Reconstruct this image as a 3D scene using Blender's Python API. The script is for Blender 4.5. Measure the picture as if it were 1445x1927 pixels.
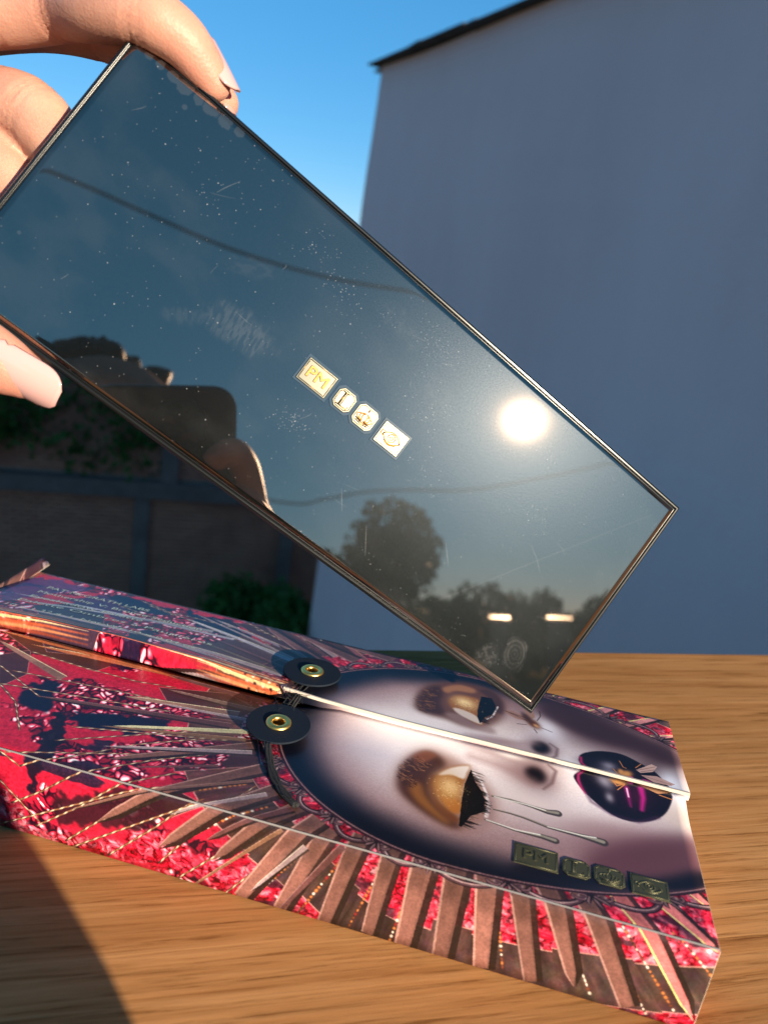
import bpy, bmesh, math, random
import numpy as np
from mathutils import Vector, Matrix
random.seed(7)
RNG = np.random.default_rng(11)
rad = math.radians
for o in list(bpy.data.objects): bpy.data.objects.remove(o, do_unlink=True)
S = bpy.context.scene
COL = S.collection

# ------------------------------------------------------------------ camera
EYE = Vector((0.0, 0.0, 0.15880))
PITCH, ROLL = rad(17.9284), rad(8.8290)
cp, sp, cr, sr = math.cos(PITCH), math.sin(PITCH), math.cos(ROLL), math.sin(ROLL)
FWD = Vector((0, cp, -sp)); U0 = Vector((0, sp, cp)); X0 = Vector((1, 0, 0))
RT = X0*cr + U0*sr; UP = U0*cr - X0*sr
cam_data = bpy.data.cameras.new('camera')
cam = bpy.data.objects.new('camera', cam_data); COL.objects.link(cam)
cam_data.sensor_fit = 'AUTO'; cam_data.sensor_width = 36.0
cam_data.lens = 36.0*1465.0/1927.0
cam_data.clip_start = 0.005; cam_data.clip_end = 3000
cam_data.dof.use_dof = True; cam_data.dof.focus_distance = 0.230; cam_data.dof.aperture_fstop = 14
M3 = Matrix((RT, UP, -FWD)).transposed()
cam.matrix_world = Matrix.Translation(EYE) @ M3.to_4x4()
S.camera = cam

# ------------------------------------------------------------------ sky, sun, exposure
SUN_EL, SUN_AZ = rad(13.8), rad(140.0)          # azimuth clockwise from +Y
world = bpy.data.worlds.new('World'); S.world = world; world.use_nodes = True
wn = world.node_tree; wn.nodes.clear()
sky = wn.nodes.new('ShaderNodeTexSky'); sky.sky_type = 'NISHITA'; sky.sun_disc = False
sky.sun_elevation = SUN_EL; sky.sun_rotation = SUN_AZ
sky.altitude = 300; sky.air_density = 0.7; sky.dust_density = 0.0; sky.ozone_density = 6.0
hs = wn.nodes.new('ShaderNodeHueSaturation'); hs.inputs['Saturation'].default_value = 1.5; hs.inputs['Value'].default_value = 1.0
gmm = wn.nodes.new('ShaderNodeGamma'); gmm.inputs[1].default_value = .45
bgn = wn.nodes.new('ShaderNodeBackground'); bgn.inputs['Strength'].default_value = 0.139
won = wn.nodes.new('ShaderNodeOutputWorld')
wn.links.new(sky.outputs[0], gmm.inputs[0]); wn.links.new(gmm.outputs[0], hs.inputs['Color']); wn.links.new(hs.outputs[0], bgn.inputs[0]); wn.links.new(bgn.outputs[0], won.inputs[0])
SUNDIR = Vector((math.sin(SUN_AZ)*math.cos(SUN_EL), math.cos(SUN_AZ)*math.cos(SUN_EL), math.sin(SUN_EL)))
ld = bpy.data.lights.new('sun', 'SUN'); ld.energy = 4.6; ld.angle = rad(0.53); ld.color = (1.0, 0.85, 0.63)
sun = bpy.data.objects.new('sun', ld); COL.objects.link(sun)
sun.rotation_euler = SUNDIR.to_track_quat('Z', 'Y').to_euler(); sun.location = (6, -7, 8)
S.view_settings.view_transform = 'Standard'; S.view_settings.look = 'None'
S.view_settings.gamma = 1.0; S.view_settings.exposure = 1.5
S.view_settings.use_curve_mapping = False
S.render.engine = 'CYCLES'

# ------------------------------------------------------------------ helpers
def tag(o, label=None, cat=None, group=None, kind=None):
    if label: o['label'] = label
    if cat: o['category'] = cat
    if group: o['group'] = group
    if kind: o['kind'] = kind
    return o
def empty(name, loc=(0, 0, 0), mat=None):
    o = bpy.data.objects.new(name, None); COL.objects.link(o)
    if mat is not None: o.matrix_world = mat
    else: o.location = loc
    o.empty_display_size = 0.05
    return o
def mesh_obj(name, verts, faces, m=None, parent=None, smooth=False, uvs=None):
    me = bpy.data.meshes.new(name)
    me.from_pydata([tuple(v) for v in verts], [], faces); me.update()
    if uvs is not None:
        ul = me.uv_layers.new(name='UVMap')
        li = np.zeros(len(me.loops), dtype=np.int32); me.loops.foreach_get('vertex_index', li)
        ul.data.foreach_set('uv', np.asarray(uvs, dtype=np.float32)[li].ravel())
    if m: me.materials.append(m)
    if smooth:
        me.polygons.foreach_set('use_smooth', [True]*len(me.polygons))
    o = bpy.data.objects.new(name, me); COL.objects.link(o)
    if parent: o.parent = parent
    return o
class MB:
    def __init__(s): s.v = []; s.f = []
    def add(s, v, f):
        b = len(s.v); s.v += [tuple(x) for x in v]; s.f += [tuple(i+b for i in q) for q in f]
    def box(s, c, d, rot=None):
        c = Vector(c); vs = []
        for x in (-.5, .5):
            for y in (-.5, .5):
                for z in (-.5, .5):
                    p = Vector((x*d[0], y*d[1], z*d[2]))
                    if rot is not None: p = rot @ p
                    vs.append(c+p)
        s.add(vs, [(0,1,3,2),(4,6,7,5),(0,4,5,1),(2,3,7,6),(0,2,6,4),(1,5,7,3)])
    def tube(s, pts, r, n=8, cap=True):
        pts = [Vector(p) for p in pts]
        rs = r if isinstance(r, (list, tuple)) else [r]*len(pts)
        vs = []; prev = None
        for i, p in enumerate(pts):
            d = (pts[min(i+1, len(pts)-1)]-pts[max(i-1, 0)]).normalized()
            if prev is None: a = d.orthogonal().normalized()
            else: a = (prev - d*prev.dot(d)).normalized()
            prev = a; b = d.cross(a)
            for k in range(n):
                t = 2*math.pi*k/n; vs.append(p+(a*math.cos(t)+b*math.sin(t))*rs[i])
        fs = []
        for i in range(len(pts)-1):
            for k in range(n):
                fs.append((i*n+k, i*n+(k+1) % n, (i+1)*n+(k+1) % n, (i+1)*n+k))
        if cap:
            fs.append(tuple(range(n-1, -1, -1))); fs.append(tuple(range((len(pts)-1)*n, len(pts)*n)))
        s.add(vs, fs)
    def prism(s, poly, z0, z1):
        n = len(poly)
        vs = [(x, y, z0) for x, y in poly]+[(x, y, z1) for x, y in poly]
        fs = [tuple(range(n-1, -1, -1)), tuple(range(n, 2*n))]
        for i in range(n): fs.append((i, (i+1) % n, n+(i+1) % n, n+i))
        s.add(vs, fs)
    def lathe(s, prof, n=32):
        vs = []; fs = []
        for (r, z) in prof:
            for k in range(n):
                t = 2*math.pi*k/n; vs.append((r*math.cos(t), r*math.sin(t), z))
        for i in range(len(prof)-1):
            for k in range(n): fs.append((i*n+k, i*n+(k+1) % n, (i+1)*n+(k+1) % n, (i+1)*n+k))
        s.add(vs, fs)
    def xf(s, m):
        s.v = [tuple(m @ Vector(v)) for v in s.v]; return s
    def build(s, name, m=None, parent=None, smooth=False):
        return mesh_obj(name, s.v, s.f, m, parent, smooth)
def bevel(o, w, seg=2):
    md = o.modifiers.new('bevel', 'BEVEL'); md.width = w; md.segments = seg; md.limit_method = 'ANGLE'; md.angle_limit = rad(35)
    md.harden_normals = False
    return o
def spline(pts, n=6):
    P = [Vector(p) for p in pts]; out = []
    for i in range(len(P)-1):
        a = P[max(i-1, 0)]; b = P[i]; c = P[i+1]; d = P[min(i+2, len(P)-1)]
        for k in range(n):
            t = k/n
            out.append(0.5*((2*b)+(c-a)*t+(2*a-5*b+4*c-d)*t*t+(3*b-a-3*c+d)*t**3))
    out.append(P[-1]); return out

# ------------------------------------------------------------------ materials
def mat(name, color=(.5, .5, .5), rough=.5, metal=0.0, spec=.5, **kw):
    m = bpy.data.materials.new(name); m.use_nodes = True
    b = m.node_tree.nodes['Principled BSDF']
    b.inputs['Base Color'].default_value = (*color, 1); b.inputs['Roughness'].default_value = rough
    b.inputs['Metallic'].default_value = metal; b.inputs['Specular IOR Level'].default_value = spec
    for k, v in kw.items(): b.inputs[k].default_value = v
    return m
def nd(m, t, **kw):
    n = m.node_tree.nodes.new(t)
    for k, v in kw.items(): setattr(n, k, v)
    return n
def lk(m, a, b): m.node_tree.links.new(a, b)
def bsdf(m): return m.node_tree.nodes['Principled BSDF']
def coords(m, scale=(1, 1, 1), rot=(0, 0, 0), kind='Object'):
    tc = nd(m, 'ShaderNodeTexCoord'); mp = nd(m, 'ShaderNodeMapping')
    mp.inputs['Scale'].default_value = scale; mp.inputs['Rotation'].default_value = rot
    lk(m, tc.outputs[kind], mp.inputs['Vector']); return mp.outputs[0]
def noise(m, vec, scale, detail=4, rough=.55, dist=0):
    n = nd(m, 'ShaderNodeTexNoise'); n.inputs['Scale'].default_value = scale; n.inputs['Detail'].default_value = detail
    n.inputs['Roughness'].default_value = rough; n.inputs['Distortion'].default_value = dist
    if vec is not None: lk(m, vec, n.inputs['Vector'])
    return n.outputs['Fac']
def ramp(m, fac, stops):
    r = nd(m, 'ShaderNodeValToRGB')
    e = r.color_ramp.elements
    while len(e) < len(stops): e.new(.5)
    for i, (p, c) in enumerate(stops):
        e[i].position = p; e[i].color = (*c, 1) if len(c) == 3 else c
    lk(m, fac, r.inputs[0]); return r.outputs[0]
def bump(m, h, strength=.3, dist=.001, b=None):
    n = nd(m, 'ShaderNodeBump'); n.inputs['Strength'].default_value = strength; n.inputs['Distance'].default_value = dist
    lk(m, h, n.inputs['Height']); lk(m, n.outputs[0], (b or bsdf(m)).inputs['Normal']); return n
def mixc(m, fac, a, b, mode='MIX'):
    n = nd(m, 'ShaderNodeMix', data_type='RGBA', blend_type=mode)
    if isinstance(fac, (int, float)): n.inputs[0].default_value = fac
    else: lk(m, fac, n.inputs[0])
    for i, c in ((6, a), (7, b)):
        if isinstance(c, tuple): n.inputs[i].default_value = (*c, 1)
        else: lk(m, c, n.inputs[i])
    return n.outputs[2]

# wood laminate, grain runs along local X
WOOD = mat('wood_laminate', rough=.55, spec=.01)
v1 = coords(WOOD, (2.2, 95, 1)); n1 = noise(WOOD, v1, 3.2, 7, .62, .35)
v2 = coords(WOOD, (12, 380, 1)); n2 = noise(WOOD, v2, 2.0, 6, .7, .5)
v3 = coords(WOOD, (1.2, 14, 1)); n3 = noise(WOOD, v3, 2.0, 3, .5, .6)
c1 = ramp(WOOD, n1, [(.22, (.28, .118, .040)), (.44, (.42, .197, .072)), (.62, (.46, .230, .090)), (.82, (.36, .16, .058))])
c2 = ramp(WOOD, n2, [(.34, (.36, .29, .23)), (.45, (.80, .77, .73)), (.60, (1.0, 1.0, 1.0))])
c3 = ramp(WOOD, n3, [(.3, (.74, .70, .66)), (.7, (1.12, 1.1, 1.08))])
cc = mixc(WOOD, .9, c1, c2, 'MULTIPLY'); cc = mixc(WOOD, 1.0, cc, c3, 'MULTIPLY')
lk(WOOD, cc, bsdf(WOOD).inputs['Base Color']); bump(WOOD, n2, .35, .00025)
WOODEDGE = mat('table_edge_band', (.16, .085, .04), .5)
STEEL = mat('dark_steel', (.03, .03, .032), .45, 1.0)

# plaster of the pale house
PLAS = mat('grey_white_plaster', (.5, .5, .52), .85)
vn = coords(PLAS, (1.2, 1.2, .18)); a = noise(PLAS, vn, 1.6, 5, .6)
b2 = noise(PLAS, coords(PLAS, (1, 1, .6)), .45, 5, .62)
cc = mixc(PLAS, .68, ramp(PLAS, a, [(.3, (.88, .55, .50)), (.7, (.97, .62, .57))]), ramp(PLAS, b2, [(.3, (.85, .53, .48)), (.7, (.98, .64, .58))]))
lk(PLAS, cc, bsdf(PLAS).inputs['Base Color']); bump(PLAS, noise(PLAS, coords(PLAS), 18, 5), .25, .02)
ROOFM = mat('weathered_roof_sheet', (.05, .045, .042), .8)
lk(ROOFM, ramp(ROOFM, noise(ROOFM, coords(ROOFM), 7, 4), [(.3, (.025, .023, .022)), (.7, (.10, .085, .07))]), bsdf(ROOFM).inputs['Base Color'])
TIMBER = mat('bare_timber', (.34, .22, .12), .8)
BRICKM = mat('dark_red_brick', rough=.9)
oi = nd(BRICKM, 'ShaderNodeObjectInfo')
lk(BRICKM, mixc(BRICKM, .5, ramp(BRICKM, oi.outputs['Random'], [(0, (.36, .12, .07)), (1, (.60, .23, .13))]),
   ramp(BRICKM, noise(BRICKM, coords(BRICKM), 2.6, 4), [(.3, (.32, .11, .065)), (.7, (.62, .25, .15))])), bsdf(BRICKM).inputs['Base Color'])
MORTAR = mat('old_mortar', (.26, .21, .18), .95)
CONC = mat('grey_concrete', (.13, .135, .14), .95, spec=.05)
lk(CONC, ramp(CONC, noise(CONC, coords(CONC), 3, 4), [(.3, (.15, .098, .082)), (.7, (.22, .15, .125))]), bsdf(CONC).inputs['Base Color'])
GROUND = mat('dry_ground', rough=1.0, spec=0.0)
lk(GROUND, ramp(GROUND, noise(GROUND, coords(GROUND), .15, 6), [(.35, (.07, .07, .03)), (.6, (.15, .115, .06)), (.75, (.22, .16, .095))]), bsdf(GROUND).inputs['Base Color'])
def leafmat(name, c0, c1):
    m = mat(name, c0, .7, spec=.08)
    n = noise(m, coords(m), 1.3, 3)
    lk(m, ramp(m, n, [(.3, c0), (.7, c1)]), bsdf(m).inputs['Base Color'])
    return m
LEAF = leafmat('dark_leaf', (.028, .07, .016), (.06, .13, .028))
LEAF2 = leafmat('yellow_green_leaf', (.04, .06, .018), (.08, .10, .03))
BARK = mat('bark', (.055, .042, .03), .9)
CABLEM = mat('black_cable', (.012, .012, .013), .6)

# ------------------------------------------------------------------ setting
def far(d=1500):
    n = 24; vs = []; fs = []
    for i in range(n+1):
        for j in range(n+1):
            x = (i/n*2-1); y = (j/n*2-1)
            vs.append((math.copysign(abs(x)**2, x)*d, math.copysign(abs(y)**2, y)*d, -6.85))
    for i in range(n):
        for j in range(n):
            a = i*(n+1)+j; fs.append((a, a+n+1, a+n+2, a+1))
    return vs, fs
g = mesh_obj('ground', *far(), GROUND); tag(g, kind='structure')
mb = MB(); mb.box((0, -1.4, -.86), (5.2, 4.4, .2)); mb.box((0, -1.4, -4.0), (4.9, 4.1, 6.0))
tag(mb.build('terrace', CONC), kind='structure')

# table: grain along local X, far edge at y=.2861 in its own turned frame
TYAW = rad(16.573)
TM = Matrix.Rotation(TYAW, 4, 'Z')
table = empty('table', mat=TM @ Matrix.Translation((0.05, 0.02, -.76)))
tag(table, 'brown wood-grain table carrying the red printed carton', 'table')
ty0, ty1, tx0, tx1 = -.03, .2861-.02, -.78, .66
mb = MB(); mb.box(((tx0+tx1)/2, (ty0+ty1)/2, .76-.0125), (tx1-tx0, ty1-ty0, .025))
tt = mb.build('tabletop', WOOD, table); bevel(tt, .0012, 2)
for sx in (tx0+.05, tx1-.05):
    for sy in (ty0+.05, ty1-.05):
        mb = MB(); mb.box((sx, sy, .367), (.035, .035, .733)); mb.build('leg', STEEL, table)
mb = MB()
mb.box(((tx0+tx1)/2, ty1-.05, .715), (tx1-tx0-.136, .02, .036)); mb.build('apron', STEEL, table)

# pale house: its left wall runs from a far corner towards us on the right
C0 = Vector((-.822, 10.28, 0)); WD = Vector((.4305, -.9026, 0)); WN = Vector((.9026, .4305, 0))
house = empty('pale_house', (C0.x, C0.y, -6.85))
tag(house, 'tall pale plastered house wall in shade right of the sky', 'house')
HTOP = 6.85+.159+2.1
rot = Matrix.Rotation(math.atan2(WD.y, WD.x), 3, 'Z')
def hp(t, nn, z): return WD*t+WN*nn+Vector((0, 0, z))
LT = 14.5; DEP = 6.0
mb = MB()
nx, nz = 40, 24
vs = []; fs = []
for i in range(nx+1):
    for k in range(nz+1):
        t = LT*i/nx; z = HTOP*k/nz
        vs.append(hp(t, .02*math.sin(t*1.7+z*.6)+.012*math.sin(z*2.3), z))
for i in range(nx):
    for k in range(nz):
        a = i*(nz+1)+k; fs.append((a, a+1, a+nz+2, a+nz+1))
mb.add(vs, fs)
mb.add([hp(0, 0, 0), hp(0, DEP, 0), hp(0, DEP, HTOP), hp(0, 0, HTOP)], [(0, 1, 2, 3)])
mb.add([hp(LT, 0, 0), hp(LT, DEP, 0), hp(LT, DEP, HTOP), hp(LT, 0, HTOP)], [(3, 2, 1, 0)])
mb.add([hp(0, DEP, 0), hp(LT, DEP, 0), hp(LT, DEP, HTOP), hp(0, DEP, HTOP)], [(0, 1, 2, 3)])
mb.build('wall', PLAS, house)
t = -.12
i = 0
while t < LT+.1:
    ln = 1.22; mb = MB()
    rz = .012*math.sin(i*2.1)
    mb.box(hp(t+ln/2-.02, DEP/2-.07, HTOP+.012+rz), (ln, DEP+.13, .016), rot)
    if i in (1, 2, 4): mb.box(hp(t+.1, -.06, HTOP+.035+rz), (.16, .08, .03), rot)
    mb.build('roof_sheet', ROOFM, house); t += ln-.03; i += 1
mb = MB(); mb.box(hp(-.12, .05, HTOP-.012), (.34, .07, .022), rot); mb.build('eaves_batten', TIMBER, house)


# brick garden wall with concrete frame, 14 m away
BA = rad(-16); BN = Vector((math.sin(BA), math.cos(BA), 0)); BT = Vector((math.cos(BA), -math.sin(BA), 0))
B0 = BN*14.0
bw = empty('brick_wall', (B0.x, B0.y, -6.85))
tag(bw, 'dark brick wall in a grey concrete frame, left of the pale house', 'wall')
brot = Matrix.Rotation(math.atan2(BT.y, BT.x), 3, 'Z')
def bp(x, n, z): return BT*x+BN*n+Vector((0, 0, z))
ZL = 6.85-4.40          # ledge height above ground
WTOP = 6.85-2.2
mb = MB(); mb.box(bp(-.5, .11, WTOP/2), (9.0, .10, WTOP), brot); mb.build('mortar_bed', MORTAR, bw)
mb = MB(); mb.box(bp(-.5, .0, ZL), (9.02, .30, .30), brot); mb.build('ring_beam', CONC, bw)
low_p = [-3.9+.03, -.52, 2.16]
for x in low_p:
    mb = MB(); mb.box(bp(x, .02, (ZL-.15)/2), (.26, .22, ZL-.152), brot); mb.build('pillar', CONC, bw)
for x in (-3.2, -.08, 2.7):
    mb = MB(); mb.box(bp(x, .02, (WTOP+ZL+.15)/2), (.30, .22, WTOP-ZL-.152), brot); mb.build('pillar', CONC, bw)
bwid, bh, jt = .235, .068, .014
bricks = []
row = 0; z = .04
while z < WTOP-.05:
    x = -4.9+(row % 2)*.12
    while x < 3.9:
        if abs(z+bh/2-ZL) > .20: bricks.append((x+bwid/2, z+bh/2))
        x += bwid+jt
    z += bh+jt; row += 1
def seen(q):                       # how close a brick is to the stretch in plain view
    return abs(q[0]+1.6)/2.2+abs(q[1]-(ZL-.55))/1.3
bricks.sort(key=seen)
bm0 = MB(); bm0.box((0, 0, 0), (bwid, .06, bh), brot)
bme = None
for (x, z) in bricks[:300]:
    p = bp(x, .035+random.uniform(-.008, .006), z)
    if bme is None:
        o = bm0.build('brick', BRICKM, bw); bme = o.data
    else:
        o = bpy.data.objects.new('brick', bme); COL.objects.link(o); o.parent = bw
    o.location = p
mb = MB()
for (x, z) in bricks[300:]: mb.box(bp(x, .035+random.uniform(-.008, .006), z), (bwid, .06, bh), brot)
tag(mb.build('brickwork', BRICKM, bw), kind='stuff')

def make_tree(name, loc, height, rx, rz, label, cat, trunk_h, n=2600, leaf=.09, m=LEAF, group=None, lumps=14, seed=1, spire=False):
    rg = np.random.default_rng(seed)
    r = empty(name, loc); tag(r, label, cat, group)
    mb = MB(); cz = height-rz
    top = Vector((rg.normal()*.1*rx, rg.normal()*.1*rx, cz+rz*.35))
    r0 = max(.03, height*.022)
    mb.tube(spline([(0, 0, -.05), (r0*.6, 0, trunk_h*.5), (0, r0*.5, trunk_h), top], 4), [r0*(1-.8*i/12) for i in range(13)], 8)
    cs = []
    for i in range(lumps):
        d = rg.normal(size=3); d /= np.linalg.norm(d); q = rg.uniform(.35, .85)
        if spire:
            hh = rg.uniform(-1, 1); w = (1-hh)*.5+.08
            c = np.array([d[0]*rx*w*.7, d[1]*rx*w*.7, cz+rz*hh*.95]); s = rx*(.25+.25*w)
        else:
            c = np.array([d[0]*rx*q, d[1]*rx*q, cz+d[2]*rz*q]); s = rx*rg.uniform(.28, .5)
        cs.append((c, s))
        mb.tube(spline([(0, 0, min(trunk_h, c[2]*.8)), Vector((0, 0, min(trunk_h, c[2]*.8)))*.4+Vector(c)*.6+Vector((0, 0, -.1*rz)), c], 3), [r0*.45*(1-.8*k/6) for k in range(7)], 5)
    mb.build('trunk', BARK, r, True)
    vs = []; fs = []
    per = n//lumps
    for c, s in cs:
        d = rg.normal(size=(per, 3)); d /= np.linalg.norm(d, axis=1)[:, None]
        q = rg.uniform(.35, 1.12, per)**.6
        P = c+d*(q*s)[:, None]*np.array([1, 1, min(1.2, rz/rx)])
        for p in P:
            a = rg.normal(size=3); a /= np.linalg.norm(a); b = np.cross(a, rg.normal(size=3)); b /= np.linalg.norm(b)
            L = leaf*rg.uniform(.6, 1.5); w = L*.32
            i0 = len(vs); vs += [p-a*L*.5, p+b*w-a*.05*L, p+a*L*.5, p-b*w-a*.05*L]; fs.append((i0, i0+1, i0+2, i0+3))
    mesh_obj('crown', vs, fs, m, r)
    return r
def polar(az, d, z=-6.85): return (d*math.sin(rad(az)), d*math.cos(rad(az)), z)
make_tree('broadleaf_tree', polar(-20.2, 14.75), 5.5, 1.35, 1.5, 'dark leafy tree hanging over the upper part of the brick wall', 'tree', 2.6, 6400, .13, LEAF, seed=3, lumps=22)
make_tree('broadleaf_tree', polar(-27.3, 14.9), 5.1, 1.6, 1.15, 'dark tree behind the pink thumb nail at the left edge', 'tree', 2.8, 5200, .13, LEAF, seed=4, lumps=18)
make_tree('bush', polar(-5.2, 11.0), 1.85, 1.0, .85, 'low dark green bush at the foot of the pale house corner', 'bush', .4, 4200, .12, LEAF, seed=5, lumps=18)
make_tree('bush', polar(-9.2, 12.2), 1.75, 1.05, .85, 'low dark bush at the foot of the brick wall behind the carton', 'bush', .4, 3200, .12, LEAF, seed=6, lumps=14)
make_tree('broadleaf_tree', polar(-29.6, 26), 7.2, 2.2, 2.0, 'pale green treetop at the left edge beside the palette corner', 'tree', 4.0, 3500, .2, LEAF2, seed=8, lumps=14)

# ---- the side behind the camera, seen only mirrored in the palette
def back(az, d, z): return (d*math.sin(rad(az)), -d*math.cos(rad(az)), z)
make_tree('broadleaf_tree', back(29.6, 30, -6.85), 11.0, 2.6, 4.0, 'large bushy tree mirrored dark in the lower half of the black lid', 'tree', 4.5, 8000, .32, LEAF, seed=12, lumps=26)
for k, (az, d, h, rx, sd) in enumerate([(35.3, 85, 10.6, 4.0, 1), (37.6, 92, 11.0, 4.0, 2), (39.9, 80, 10.5, 3.6, 3), (42.4, 88, 11.9, 4.2, 4), (45.0, 84, 10.6, 4.0, 5), (47.6, 90, 11.5, 4.0, 6), (50.5, 90, 11.2, 4.5, 7), (26.0, 86, 9.6, 4.6, 8), (22.0, 90, 9.2, 4.6, 9), (17, 90, 9.4, 5, 10)]):
    make_tree('treeline_tree', back(az, d, -6.85), h-.9, rx, h*.49, ('%s from the left of ten distant trees mirrored dark in the lid' % ('first', 'second', 'third', 'fourth', 'fifth', 'sixth', 'seventh', 'eighth', 'ninth', 'tenth')[sorted((35.3, 37.6, 39.9, 42.4, 45.0, 47.6, 50.5, 26.0, 22.0, 17)).index(az)]), 'tree', 1.2, 2600, .7, LEAF, 'distant trees mirrored in the lid', lumps=12, seed=20+sd)
WALLW = mat('lime_washed_wall', (.16, .14, .115), .9, spec=.0)
TIN = mat('bright_tin_roof', (.5, .48, .44), .42, 1.0)
def cottage(az, d, w, z, label, tilt):
    h = empty('cottage', back(az, d, -6.85)); tag(h, label, 'house')
    rz = Matrix.Rotation(rad(az), 3, 'Z')
    mb = MB(); mb.box((0, 0, z/2), (w, w*.7, z), rz); mb.build('wall', WALLW, h)
    mb = MB()
    q = [(-w*.55, -w*.42, z+.02), (w*.55, -w*.42, z+.02), (w*.55, w*.42, z+.02+w*.84*math.tan(tilt)*0), (-w*.55, w*.42, z+.02)]
    top = [(-w*.55, -.06*w, z+.02+w*.045), (w*.55, -.06*w, z+.02+w*.045)]
    vs = [rz @ Vector(p) for p in q+top]
    mb.add(vs, [(0, 1, 5, 4), (2, 3, 4, 5), (1, 2, 5), (3, 0, 4), (3, 2, 1, 0)]); mb.build('roof', TIN, h)
    for sx in (-.25, .25):
        mb = MB(); mb.box(rz @ Vector((w*sx, w*.352, z*.5)), (w*.14, .06, z*.3), rz); mb.build('window', STEEL, h)
cottage(42.9, 62, 1.7, 6.50, 'small tin-roofed house mirrored as a bright spot in the lower right of the lid', 0)
cottage(38.6, 68, 1.5, 6.30, 'small pale house mirrored as a faint spot left of the brighter one', 0)

def cable(pts, r, label):
    P = []
    for az, el, d in pts:
        x = d*math.tan(rad(az)); P.append((x, -d, EYE.z+math.hypot(x, d)*math.tan(rad(el))))
    mb = MB(); mb.tube(spline(P, 8), r, 6)
    tag(mb.build('overhead_cable', CABLEM), label, 'cable', None)
cable([(-12, 29.2, 6), (4.6, 28.0, 6), (10.5, 26.9, 6), (17.2, 25.4, 6), (24.1, 24.2, 6), (30.7, 23.4, 6), (42, 22, 6), (55, 20, 6)], .013, 'overhead cable mirrored as a dark wavy line across the upper lid')
cable([(8, 8.6, 9), (22.3, 7.0, 9), (25.8, 7.4, 9), (28.9, 8.1, 9), (32.8, 8.4, 9), (36.7, 8.5, 9), (40.6, 9.2, 9), (46.2, 10.4, 9), (58, 13, 9)], .014, 'overhead cable mirrored as a faint line above the mirrored trees')

# ------------------------------------------------------------------ printed artwork of the carton
BL, BWD, BH = .235, .09725, .0244          # carton length, depth, height
PXMM = 7.0; S0, S1, V0, V1 = -4.0, 238.0, -24.8, 98.5
AW, AH = int((S1-S0)*PXMM), int((V1-V0)*PXMM)
ART = np.zeros((AH, AW, 3), dtype=np.float32)
gs = (S0+(np.arange(AW)+.5)/PXMM).astype(np.float32); gv = (V0+(np.arange(AH)+.5)/PXMM).astype(np.float32)
GS, GV = np.meshgrid(gs, gv)
def sm(a, b, x):
    t = np.clip((x-a)/(b-a), 0, 1); return t*t*(3-2*t)
def vnoise(x, y, seed=0):
    xi = np.floor(x).astype(int); yi = np.floor(y).astype(int); fx = x-xi; fy = y-yi
    fx = fx*fx*(3-2*fx); fy = fy*fy*(3-2*fy)
    tb = np.random.default_rng(seed).random((256, 256)).astype(np.float32)
    g = lambda a, b: tb[a % 256, b % 256]
    return (g(xi, yi)*(1-fx)+g(xi+1, yi)*fx)*(1-fy)+(g(xi, yi+1)*(1-fx)+g(xi+1, yi+1)*fx)*fy
def fbm(x, y, seed=0, o=4):
    s = 0; a = .5
    for i in range(o): s = s+a*vnoise(x*2**i, y*2**i, seed+i); a *= .5
    return s/(1-.5**o)
def worley(x, y, seed=0):
    xi = np.floor(x).astype(int); yi = np.floor(y).astype(int)
    rg = np.random.default_rng(seed); jx = rg.random((256, 256)).astype(np.float32); jy = rg.random((256, 256)).astype(np.float32); val = rg.random((256, 256)).astype(np.float32)
    f1 = np.full(x.shape, 9., np.float32); f2 = f1.copy(); v = np.zeros_like(f1)
    for dx in (-1, 0, 1):
        for dy in (-1, 0, 1):
            a = xi+dx; b = yi+dy
            d = np.hypot(a+jx[a % 256, b % 256]-x, b+jy[a % 256, b % 256]-y)
            c = d < f1
            f2 = np.where(c, f1, np.minimum(f2, d)); v = np.where(c, val[a % 256, b % 256], v); f1 = np.where(c, d, f1)
    return f1, f2, v
def lay(mask, col):
    m = mask[..., None]; ART[:] = ART*(1-m)+np.asarray(col, np.float32)*m
def bbox(x0, x1, y0, y1):
    return (max(0, int((x0-S0)*PXMM)), min(AW, int((x1-S0)*PXMM)+2), max(0, int((y0-V0)*PXMM)), min(AH, int((y1-V0)*PXMM)+2))
def boxblur(m, r):
    if r < 1: return m
    for ax in (0, 1):
        for _ in range(2):
            p = np.pad(m, [(r+1, r) if k == ax else (0, 0) for k in (0, 1)], mode='edge').cumsum(ax)
            n = m.shape[ax]
            m = (np.take(p, range(2*r+1, 2*r+1+n), ax)-np.take(p, range(0, n), ax))/(2*r+1)
    return m
def inside(pts, X, Y):
    ins = np.zeros(X.shape, bool); n = len(pts)
    for i in range(n):
        x1, y1 = pts[i]; x2, y2 = pts[(i+1) % n]
        if y1 == y2: continue
        c = ((y1 > Y) != (y2 > Y)) & (X < (x2-x1)*(Y-y1)/(y2-y1)+x1); ins ^= c
    return ins
def poly(pts, col, alpha=1.0, soft=0.0, clip=None):
    xs = [p[0] for p in pts]; ys = [p[1] for p in pts]; e = soft*2+.4
    x0, x1, y0, y1 = bbox(min(xs)-e, max(xs)+e, min(ys)-e, max(ys)+e)
    if x1 <= x0 or y1 <= y0: return
    m = inside(pts, GS[y0:y1, x0:x1], GV[y0:y1, x0:x1]).astype(np.float32)
    m = boxblur(m, int(soft*PXMM/2)) * alpha
    if clip is not None: m = m*clip[y0:y1, x0:x1]
    A = ART[y0:y1, x0:x1]; A[:] = A*(1-m[..., None])+np.asarray(col, np.float32)*m[..., None]
def SMO(p): return p
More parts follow.
